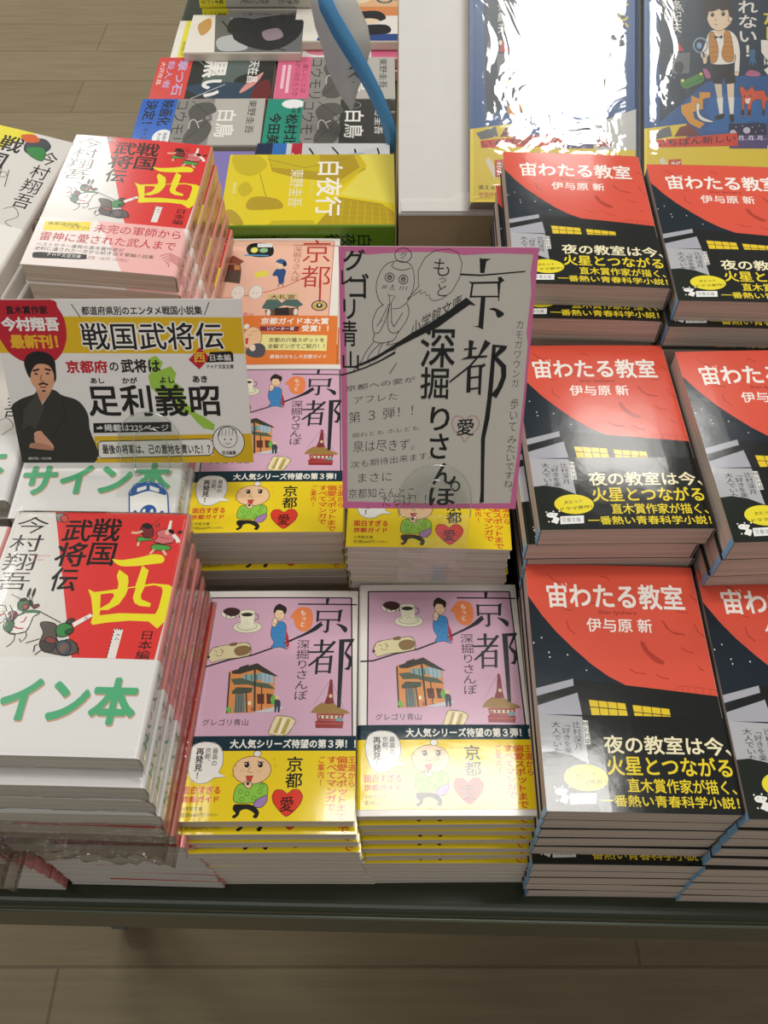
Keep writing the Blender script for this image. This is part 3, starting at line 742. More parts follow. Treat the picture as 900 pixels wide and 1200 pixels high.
SALMON_COVER = [
 ('P','#f0bfa6',[(5.7,2.7),(100,3.8),(97.8,99.7),(7.2,99.7)]),
 ('S','#b93a34',0.5,[(5.7,2.7),(100,3.8)]),
 ('S','#b93a34',0.5,[(5.7,2.7),(7.2,99.7)]),
 ('S','#b93a34',0.5,[(100,3.8),(97.8,99.7)]),
 ('S','#b93a34',0.7,[(-0.7,75.7),(7.9,75.7),(19.5,75.7),(33.7,72.5),(48,68.4),(62.2,61.9),(74.9,52.4)]),
 ('P','#5c4a40',[(8.3,55.5),(10,41.2),(22.8,42.9),(22.9,58.6)]),
 ('P','#8d4a38',[(7.5,32.6),(14,22.1),(24.2,30.1),(21.2,33.8)]),
 ('P','#6d3a2e',[(9.9,33.8),(21.2,33.8),(22.8,42.9),(10,41.4)]),
 ('P','#c98b52',[(16.1,35.1),(20.7,35.1),(21.6,41.2),(16.8,41.2)]),
 ('C','#15171a',[(24.7,15.1),(26.4,8.7),(32.4,6.1),(43.3,7.4),(48.1,13.8),(47.5,22.7),(40.1,25.2),(29.3,23.2)]),
 ('E','#e8e266',31.7,15.6,3.1,3.6),
 ('E','#8fc28a',39.7,16.1,3.7,3.1),
 ('P','#e9ecec',[(33.7,6.9),(46.4,6.9),(46.7,12),(34.1,12)]),
 ('S','#4a9ac0',1.6,[(23.4,22.1),(44.5,23.2)]),
 ('P','#e7df4c',[(33.9,44.8),(44.4,41.9),(46.2,48.6),(35.6,51.5)]),
 ('C','#2f4f86',[(51.9,41.2),(56.3,39.5),(60.4,42.9),(59.6,50.1),(59,59.1),(55.3,58.6),(53.7,50.1),(49.4,48.6)]),
 ('E','#f0cda5',55.1,35.1,3.6,5.9),
 ('C','#2a5f96',[(51.2,31.4),(54.7,27.6),(59.4,30.1),(60.6,36.3),(58.2,35.1)]),
 ('E','#25222a',58.6,34.1,1.5,3.4),
 ('S','#b08868',1.2,[(55.3,58.6),(55.2,63.3)]),
 ('S','#b08868',1.2,[(58.3,58.6),(59,62.6)]),
 ('C','#efe3d8',[(16.2,71.8),(17.9,63.7),(22.7,60.5),(27.4,64.2),(27.7,73.4),(23.7,77.9),(19.2,76.6)]),
 ('S','#6b5a50',0.3,[(19.2,69.5),(21.5,71.1)]),
 ('S','#6b5a50',0.3,[(23,71.1),(24.7,69.5)]),
 ('S','#6b5a50',0.3,[(16.2,71.8),(17.9,63.7),(22.7,60.5),(27.4,64.2),(27.7,73.4),(23.7,77.9),(19.2,76.6),(16.2,71.8)]),
 ('C','#efe3d8',[(30.8,71.8),(32.5,63.7),(37.4,60.5),(42.1,64.2),(42.3,73.4),(38.1,77.9),(33.7,76.6)]),
 ('S','#6b5a50',0.3,[(33.8,69.5),(36.1,71.1)]),
 ('S','#6b5a50',0.3,[(37.6,71.1),(39.3,69.5)]),
 ('S','#6b5a50',0.3,[(30.8,71.8),(32.5,63.7),(37.4,60.5),(42.1,64.2),(42.3,73.4),(38.1,77.9),(33.7,76.6),(30.8,71.8)]),
 ('P','#4f6a63',[(43.1,88.7),(46.6,78.6),(55.2,77.5),(59.1,82.5),(63.1,77.5),(71.9,78.4),(76.8,84.7),(72.4,87.6),(60.8,85.4),(52.6,90.9)]),
 ('P','#6a4a3c',[(46.1,90.9),(73.1,87.6),(72.9,97.5),(47.4,97.5)]),
 ('P','#302623',[(53.8,88.7),(65.2,87.6),(66.1,97.5),(54.7,97.5)]),
 ('P','#d8c08a',[(45.6,72),(72.2,70.7),(71.9,78.4),(47,78.4)]),
 ('T','大礼宮',49.2,72.5,69.5,77.9,'#5a3a20',0.02),
 ('E','#e8ddd0',49.2,94.2,1.7,4),
 ('E','#e8ddd0',71,93.1,1.7,4),
 ('S','#b93a34',0.8,[(65,9.2),(104.4,10)]),
 ('T','京',73.4,2.2,96.9,32.1,'#b93a34',-0.004),
 ('T','都',73.3,36.3,97.8,63.7,'#b93a34',-0.004),
 ('S','#b93a34',1.6,[(89.8,54.3),(89.9,80.9)]),
 ('O','#3b3326',1.00,89.9,85.6,6,5.8),
 ('E','#c9b25a',89.9,85.6,4.9,4.5),
 ('E','#2b241c',89.9,85.6,2.6,2.7),
 ('E','#eee',89.9,85.1,1,1.3),
 ('V','深掘りさんぽ',64.9,11.2,72.8,56.2,'#a04038',-0.008),
 ('T','青山',28.7,93.6,37,97.5,'#b93a34',0),
]
SALMON_BAND = [
 ('P','#e57d34',[(4.8,97.5),(99.2,99.7),(98,149.6),(4.4,149.6)]),
 ('T','京都ガイド本大賞',43.9,100.1,98.1,107.8,'#f6efe4',0.035),
 ('P','#7a2740',[(43.4,110),(75.3,110.4),(73.9,115.7),(44.6,115.1)]),
 ('T','リピーター賞',49.3,110.8,70.9,114.6,'#f6efe4',0.02),
 ('T','受賞！！',76.8,108.7,98.2,115.9,'#f6efe4',0.035),
 ('P','#f0ea9c',[(44.2,119.2),(97.4,120.1),(97.2,137.3),(44.3,136.3)]),
 ('T','京都の穴場スポットを',51.7,123,95.4,127.9,'#3a3322',0.015),
 ('T','全編マンガでご紹介！！',51.2,129.6,95.6,134.9,'#3a3322',0.015),
 ('T','最強のおもしろ京都ガイド',53.7,141.3,97.4,145.7,'#f6efe4',0.015),
 ('E','#f0c79c',38.3,123,7.6,12.5),
 ('O','#3b2c20',0.35,38.3,123,7.6,12.5),
 ('E','#efe6dc',32.9,110,2.2,3),
 ('P','#c8413c',[(33.1,123.4),(35.5,123),(35.5,130.2),(33.7,129.6)]),
 ('S','#3b2c20',0.3,[(36.4,116.7),(41.7,114.6)]),
 ('S','#3b2c20',0.3,[(34.5,119.2),(38,119.9)]),
 ('C','#55555c',[(34.6,139.3),(37.7,131.2),(45.1,129.2),(49.6,134.3),(48.3,143.3),(40.2,144.3)]),
 ('C','#efd8c0',[(36.5,133.2),(40.3,130.2),(41.9,135.3),(39.6,137.7)]),
]
WARLORD_COVER = [
 ('P','#dd3a37',[(23.4,0),(106,0),(106.1,5.8),(101.7,111.8),(63.3,111.8),(51.5,80.7),(36.6,37.8)]),
 ('T','戦',48.9,4.2,66.3,21.1,'#1b1713',0.022),
 ('T','国',51.2,22.1,66.5,38.2,'#1b1713',0.022),
 ('T','武',32.2,5.3,48.9,21.6,'#1b1713',0.022),
 ('T','将',31.7,22.1,49.8,39.2,'#1b1713',0.022),
 ('T','伝',33.5,40.1,48.7,55.9,'#1b1713',0.022),
 ('C','#ece02b',[(65.6,33.6),(71.2,34),(80.8,32),(88.3,29.6),(93.4,30),(95.7,32.4),(94.9,35.2),(89.7,36.3),(80.1,38),(71.1,38)]),
 ('P','#ece02b',[(83.9,37.5),(88.2,40.7),(87.9,50.6),(87,57.5),(88,60.3),(93.7,62.6),(93.7,64.9),(87.8,64.5),(84.5,62.6),(82.9,59.2),(82.8,50.6)]),
 ('P','#ece02b',[(71.2,40.7),(77.1,44.8),(78.3,48.9),(78.5,57.5),(76,63.7),(70.6,67.6),(66.2,67.4),(70.9,62.6),(73.1,57.5),(73,50.6),(70.7,44.8)]),
 ('P','#ece02b',[(56.4,54.3),(60.6,56.1),(67.2,55),(81.2,52),(92.4,49.5),(101.4,50.1),(104.2,51.8),(104.8,56.4),(105,68.7),(104.4,72.6),(100.3,78.5),(94.7,74.2),(84.1,74),(72,75.5),(64.4,77.2),(63.1,75.8),(63.1,70.9),(59.5,59.8)]),
 ('P','#dd3a37',[(64.3,57.5),(69.5,56.6),(71.5,56.8),(72.1,58.6),(70.5,63.1),(66.1,66.7)]),
 ('P','#dd3a37',[(79,53.2),(83.2,52.5),(82.9,59.2),(84.5,62.6),(87.8,64.5),(93.7,64.9),(93.7,62.6),(88,60.3),(87,57.5),(87.5,51.8),(93.6,50.6),(97.8,51.8),(98.9,54.7),(98.6,65.4),(97.5,69.4),(86.9,69.4),(77.3,69.4),(66.8,71.1),(66.4,67.8),(70.6,67.6),(76,63.7),(78.5,57.5)]),
 ('P','#ece02b',[(88.3,50.9),(87,57.5),(88,60.3),(93.7,62.6),(93.7,64.9),(87.8,64.5),(84.5,62.6),(82.9,59.2),(83.6,51.8)]),
 ('P','#ece02b',[(71.2,40.7),(77.1,44.8),(78.3,48.9),(78.5,57.5),(76,63.7),(70.6,67.6),(66.2,67.4),(70.9,62.6),(73.1,57.5),(73,50.6)]),
 ('V','日本編',91.6,79.6,99.6,97.8,'#1b1713',0.008),
 ('P','#e9e5de',[(76.9,79),(81.8,79.6),(81.4,97.3),(76.8,97.3)]),
 ('P','#1b1713',[(77.3,80.7),(76.7,80.7),(76.7,82),(77.3,82)]),
 ('P','#1b1713',[(77.2,82.8),(76.6,82.8),(76.6,84.1),(77.2,84.1)]),
 ('P','#1b1713',[(77.1,85),(76.6,85),(76.6,86.3),(77.1,86.3)]),
 ('P','#1b1713',[(77.1,87.1),(76.5,87.1),(76.5,88.4),(77.1,88.4)]),
 ('P','#1b1713',[(77,89.2),(76.4,89.2),(76.4,90.5),(77,90.5)]),
 ('P','#1b1713',[(76.9,91.3),(76.4,91.3),(76.4,92.6),(76.9,92.6)]),
 ('P','#1b1713',[(76.9,93.4),(76.3,93.4),(76.3,94.7),(76.9,94.7)]),
 ('P','#1b1713',[(76.8,95.5),(76.2,95.5),(76.3,96.7),(76.8,96.7)]),
 ('P','#1b1713',[(77.2,79),(78,79.1),(78.1,80.1),(77.4,79.9)]),
 ('P','#1b1713',[(78.8,79),(79.5,79.1),(79.7,80.1),(78.9,79.9)]),
 ('P','#1b1713',[(80.1,79),(80.9,79.1),(81,80.1),(80.2,79.9)]),
 ('S','#1b1713',0.5,[(78.9,82.8),(80.6,83.1)]),
 ('E','#1b1713',79.4,84.8,0.3,0.4),
 ('E','#1b1713',79,85.8,0.3,0.4),
 ('E','#1b1713',80.5,85.8,0.3,0.4),
 ('K','#7a3134',0.45,'#221d1a',[(77.5,12.1),(78.5,9.6),(80.7,8.1),(84,9.8),(85.9,14),(85.7,17.1),(81.7,17.4),(79.2,15.2)]),
 ('K','#2c2622',0.45,'#221d1a',[(77.9,9.3),(80,7.3),(83,8.3),(84.3,10.3),(81.4,11.1)]),
 ('K','#57a24a',0.45,'#221d1a',[(76.6,18.4),(79.6,17.1),(81.8,18.1),(85.9,18.4),(85.2,19.8),(80.8,20.3),(78.4,21.1)]),
 ('S','#e6bda0',1.6,[(79.2,13.1),(76,14.6),(72.8,14.4)]),
 ('S','#e6bda0',1.4,[(78.4,21.1),(78.5,23.9)]),
 ('S','#333',0.3,[(83.1,9.6),(88,3.2)]),
 ('S','#333',0.6,[(86.1,8.3),(86.9,10.3)]),
 ('S','#333',0.6,[(87.5,7),(88.3,9.8)]),
 ('K','#d9757a',0.45,'#221d1a',[(87.6,14),(90.2,11.9),(94.8,11.5),(98.6,15.2),(98.4,20.8),(92.8,22.1),(87.4,20.6),(88.9,17.1)]),
 ('K','#57a24a',0.45,'#221d1a',[(86.1,23.9),(88.8,22.3),(95,23),(97.7,23.9),(97.2,26.3),(91.7,26.7),(87.6,26.3)]),
 ('P','#efece4',[(93.9,5.1),(95.3,4.8),(95.7,11.9),(93.6,11.9)]),
 ('E','#e6bda0',94.2,13.6,1.6,1.9),
 ('K','#1f1a18',0.45,'#221d1a',[(94.8,11.5),(97.5,12.4),(97.2,14.4),(95.1,13.4)]),
 ('S','#efece4',2.2,[(97.8,15.2),(100.7,18.4),(101.9,20.8)]),
 ('P','#3b2c2a',[(99.7,13.1),(101.8,11.9),(103.2,13.6),(100.8,14.9)]),
 ('S','#e6bda0',1.4,[(88.5,26),(86.7,29.4)]),
 ('S','#e6bda0',1.4,[(93.7,26.5),(96.2,30)]),
 ('S','#2b2320',0.3,[(87.4,20.6),(92.8,22.1),(98.4,20.8)]),
 ('S','#2b2320',0.3,[(89.8,17.1),(96.1,18.4)]),
 ('K','#8c8a86',0.45,'#221d1a',[(24.4,1.9),(27.2,0.6),(31,3.2),(29.6,5.8),(26.9,7)]),
 ('K','#c8554a',0.45,'#221d1a',[(27.3,4.2),(30.1,1.9),(32.7,5.8),(30.6,7.7)]),
 ('V','今村翔吾',1.9,3.2,22.5,56,'#1b1713',0.0),
 ('T','Imamura',19.3,31,28.5,32.4,'#cf6a64',0),
 ('T','Shogo',19.3,33.9,25.2,35.6,'#cf6a64',0),
 ('K','#efece6',0.5,'#221d1a',[(17.1,80),(19.4,77.1),(20.6,72.7),(25,70.2),(31.3,69.8),(33,70.7),(30.2,72.7),(29.7,78.5),(28.5,82.1),(23.9,83.6),(20.1,83.6)]),
 ('S','#2f2a27',0.6,[(17.1,80),(19.4,77.1),(20.6,72.7),(25,70.2),(31.3,69.8)]),
 ('S','#2f2a27',0.6,[(33,70.7),(30.2,72.7),(29.7,78.5),(28.5,82.1),(23.9,83.6),(18.6,82.8)]),
 ('S','#2f2a27',0.6,[(21.3,83.6),(23.3,84.3),(23.6,87.8),(22.1,90.3),(20.7,91.7)]),
 ('S','#2f2a27',0.6,[(28.4,81.8),(29.7,84.3),(29.4,86.4),(27.6,88.7),(26.3,86.4)]),
 ('S','#2f2a27',0.6,[(11.1,72.7),(12.9,70.6),(14.9,72.7),(14.1,76.4),(12.4,77.1)]),
 ('S','#2f2a27',0.6,[(8.8,65.4),(12.1,65.8),(14.1,69.1),(12.1,69.8)]),
 ('S','#c04a4c',0.9,[(20.9,78.9),(23.5,80.1),(26.7,80.3)]),
 ('S','#c04a4c',0.8,[(23.9,76.4),(25.7,75.8),(26.4,72.7)]),
 ('S','#c04a4c',0.8,[(10.8,72),(14,70.9)]),
 ('K','#3f6f48',0.5,'#221d1a',[(15,77.1),(17.4,75.7),(20.5,76.4),(20.5,81.8),(17.8,82.1),(15.5,80)]),
 ('K','#6f3b3e',0.5,'#221d1a',[(15.5,70.6),(18.3,69.1),(20.8,71.3),(20.4,74.2),(17.9,74.2)]),
 ('K','#4d5560',0.5,'#221d1a',[(14.9,73.8),(18.3,73.5),(19.7,75.1),(16.4,75.7)]),
 ('K','#467a4e',0.5,'#221d1a',[(19,63.9),(21.2,61.7),(24.3,62.4),(26.1,66.9),(23.9,68.7),(20.5,68)]),
 ('K','#b84c48',0.5,'#221d1a',[(22.1,65.8),(23.9,64.3),(25.6,66.9),(23.8,68.3)]),
 ('K','#26211d',0.5,'#221d1a',[(19.6,61.7),(22.2,60.8),(23.7,62.4),(20.2,62.8)]),
 ('K','#1c2420',0.5,'#221d1a',[(24.8,62.4),(26.7,62.8),(27.7,65),(26.6,65.8)]),
 ('K','#7d3436',0.5,'#221d1a',[(27.6,65.8),(30.5,64.6),(31.6,65.8),(29.3,67.5)]),
 ('S','#467a4e',1.8,[(23,69.8),(28.5,69.1),(33.2,69.8)]),
 ('E','#232a22',23.4,57.3,1,3.3),
 ('E','#232a22',26.1,57.1,0.9,3.2),
 ('S','#2b2723',0.5,[(24.5,60.1),(25.6,62.4)]),
 ('S','#2b2723',0.5,[(26.2,59.8),(26.3,62.4)]),
 ('S','#2b2723',0.4,[(13.7,58.3),(19.5,61.3)]),
 ('S','#2b2723',0.5,[(32.4,69.1),(46.5,76.2)]),
 ('S','#2b2723',0.6,[(14.9,65.4),(17.8,69.8)]),
 ('K','#5f564f',0.5,'#221d1a',[(35.3,77.1),(37.4,75.8),(42.1,76.4),(44.9,78.5),(45.7,82.8),(48.3,87.8),(53.6,86.4),(58.1,89.2),(60.4,93.4),(55.5,96.2),(50.5,95.8),(45.2,94.8),(41.1,93.4),(38.3,89.9),(38.3,85.7),(38.3,82.1)]),
 ('K','#46413d',0.5,'#221d1a',[(38.2,88.5),(41.9,87.1),(46.8,89.2),(46.7,93.4),(42.7,94.4),(39.3,91.7)]),
 ('K','#4c5a66',0.5,'#221d1a',[(47.8,89.2),(50.6,87.1),(55,89.2),(55.9,94.1),(53.1,96.2),(49.2,93.4)]),
 ('E','#7c6054',51.9,91.7,2.2,2.9),
 ('K','#3f8a4a',0.5,'#221d1a',[(44.9,80),(46.2,77.5),(49.7,76.4),(53.4,78.5),(53.9,82.8),(50.1,85),(46.7,84.3)]),
 ('K','#2e5a36',0.5,'#221d1a',[(50.4,81.4),(54.3,79.6),(54.4,82.1),(52.2,83.6)]),
 ('K','#8a4640',0.5,'#221d1a',[(40.4,86.4),(43.2,85.1),(46.9,87.1),(45.6,89.2),(42.2,88.5)]),
 ('K','#4b4236',0.5,'#221d1a',[(49.2,75.7),(50.9,73.8),(53.6,73.8),(52.9,76.4),(51.1,77.1)]),
 ('P','#efece6',[(52.9,76.4),(61.5,70.2),(63.5,71.6),(54.5,78.9)]),
 ('T','瓦',58.8,72.4,61.3,74.2,'#333',0),
 ('S','#2b2723',0.5,[(30.6,89.2),(37.6,86.4)]),
 ('S','#2b2723',0.7,[(36.4,94.4),(36,90.6),(37.3,89.9)]),
 ('S','#2b2723',0.6,[(37.5,96.2),(40.4,93.1)]),
 ('S','#2b2723',0.6,[(54.2,86.4),(58.7,89.2),(61,95.5)]),
]
SIGNED_BAND = [
 ('T','サイン本',2.8,109.3,98.9,135.9,'#c99c86',0.045),
 ('T','サイン本',2,108.4,98.3,135,'#52ad7c',0.045),
]
TRAIN_PRINT = [
 ('C','#f0eeea',[(74.9,147.5),(73.1,132.9),(75.8,126.6),(84.1,124.6),(92.8,126.9),(97.7,134.4),(100.3,150.1),(102.7,168.4),(77.6,167.8)]),
 ('S','#2559a0',0.9,[(76.5,153.7),(73.1,132.9),(75.8,126.6),(84.1,124.6),(92.8,126.9),(97.7,134.4),(101.1,154.2)]),
 ('C','#2559a0',[(74.4,136.1),(76,127.6),(84.2,125.4),(92.2,127.9),(96.8,135.4),(85.3,132.1)]),
 ('P','#f0eeea',[(77.7,129.8),(83.3,127.8),(83.7,130.5),(78.1,133)]),
 ('P','#f0eeea',[(85.5,127.8),(91.7,130.1),(92.1,133.2),(85.9,131)]),
 ('E','#2559a0',87.4,148.8,5.1,5.8),
 ('E','#f0eeea',84.7,148.1,1,1.9),
 ('E','#f0eeea',89.6,148.2,1,1.9),
 ('E','#2559a0',79.2,150.1,1.4,2.9),
 ('E','#2559a0',96,150.4,1.5,2.9),
]
WARLORD_BAND = [
 ('P','#f2b9b5',[(35.6,93.1),(98.5,96.6),(123.2,154.2),(69.1,153.6),(53.6,122.9)]),
 ('P','#f0d92c',[(4.7,105.9),(36.4,103),(37.4,112.8),(5.9,115.8)]),
 ('T','各都道府県',7.1,105.9,28.9,109.2,'#1b1713',0.0),
 ('T','一人ずつ！',19.1,108.4,36,112,'#1b1713',0),
 ('T','未完の軍師から',40,104.4,100.5,113.9,'#c23a40',0.01),
 ('T','雷神に愛された武人まで',5.5,116.9,99.1,126.2,'#c23a40',0.01),
 ('T','ベストセラー連発の直木賞作家が',5.1,128.5,65.3,132.2,'#2a2522',0.0),
 ('T','史料に遺された一文から紡ぎ出す掌編小説集',5.4,132.7,86.7,136.6,'#2a2522',0.0),
 ('P','#1d1b1a',[(5.8,139.4),(40.1,138.3),(41.8,142),(7.1,145)]),
 ('C','#1d1b1a',[(5.7,141.8),(7.3,138.9),(22.6,138.3),(39.9,137.7),(41.8,139.7),(41,142.7),(24.1,143.9),(8.5,144.8)]),
 ('T','ＰＨＰ文芸文庫',15.8,138.5,38.2,142.1,'#efece6',0.01),
 ('T','定価：1,067円（10%税込）',42.9,138.4,70.4,142.3,'#a66',0),
 ('S','#b5555a',0.7,[(90.4,132.9),(96.4,129),(104.8,133.4)]),
 ('S','#b5555a',0.7,[(92.4,135.5),(96.7,130.7),(105.2,135.6)]),
 ('S','#b5555a',0.7,[(94.4,138),(97,132.4),(105.6,137.8)]),
 ('S','#b5555a',0.7,[(96.4,140.5),(97.3,134),(105.9,140.1)]),
 ('S','#b5555a',0.7,[(98.3,143),(97.6,135.7),(106.3,142.3)]),
]
YELLOW_COVER = [
 ('P','#e2cc22',[(0.1,151.9),(0,0),(105,-0.2),(105,151.9)]),
 ('P','#e6d95a',[(0,0),(0.8,31.8),(19.6,25.1),(62.7,49.6),(75.3,-0.3)]),
 ('P','#b59a22',[(-0.3,117.7),(0.8,31.8),(24.3,26.1),(45.8,50.1),(40.8,67.3),(37.2,89),(27.2,111.4)]),
 ('P','#c9b51f',[(-0.3,117.7),(0.4,68.9),(28.2,67.8),(20.8,111.8)]),
 ('P','#d2bb24',[(0.8,31.8),(19.6,25.1),(48.9,46.8),(41.1,49.1),(21,31.5),(1.9,37.2)]),
 ('S','#9c8620',0.8,[(7.6,117.1),(21.5,81.1),(6.3,42.5)]),
 ('S','#9c8620',0.7,[(30.2,122.2),(58.6,115.9),(83.1,107.8)]),
 ('C','#b59a22',[(73.7,130.9),(64.6,124.1),(68,104.5),(80.2,98.4),(83,112),(82.9,128.1)]),
 ('P','#c9b51f',[(97.9,106.8),(97.6,71.3),(105.2,67.9),(104.9,110.6)]),
 ('P','#b59a22',[(65.7,49.5),(75.2,12),(87.1,0.7),(105,-0.2),(104.6,68.9),(83.6,57.3)]),
 ('S','#c9b51f',0.7,[(67.2,51.5),(104.7,54.5)]),
 ('S','#c9b51f',0.7,[(69.1,45.2),(104.7,47.6)]),
 ('S','#c9b51f',0.7,[(71,38.9),(104.7,40.6)]),
 ('S','#c9b51f',0.7,[(72.8,32.6),(104.8,33.7)]),
 ('S','#c9b51f',0.7,[(74.7,26.4),(104.8,26.8)]),
 ('S','#c9b51f',0.7,[(76.6,20.2),(104.9,19.9)]),
 ('S','#c9b51f',0.7,[(78.4,14),(104.9,13)]),
 ('S','#c9b51f',0.7,[(80.2,7.9),(104.9,6.2)]),
 ('S','#c9b51f',0.5,[(74.7,53.4),(81.2,0.7)]),
 ('S','#c9b51f',0.5,[(82.4,53.2),(87.6,0.7)]),
 ('S','#c9b51f',0.5,[(90.1,52.9),(94,0.8)]),
 ('S','#c9b51f',0.5,[(97.7,52.7),(100.4,0.8)]),
 ('C','#c9b51f',[(1.8,149),(1.4,126.5),(17.4,116.5),(33.2,128.6),(26.5,143.6)]),
 ('C','#b59a22',[(97.6,151.5),(82.7,146.4),(88.8,137.3),(103.6,131.8)]),
 ('C','#c9b51f',[(52,140.3),(42.7,133.4),(55.3,126.9),(64.5,134.9)]),
]
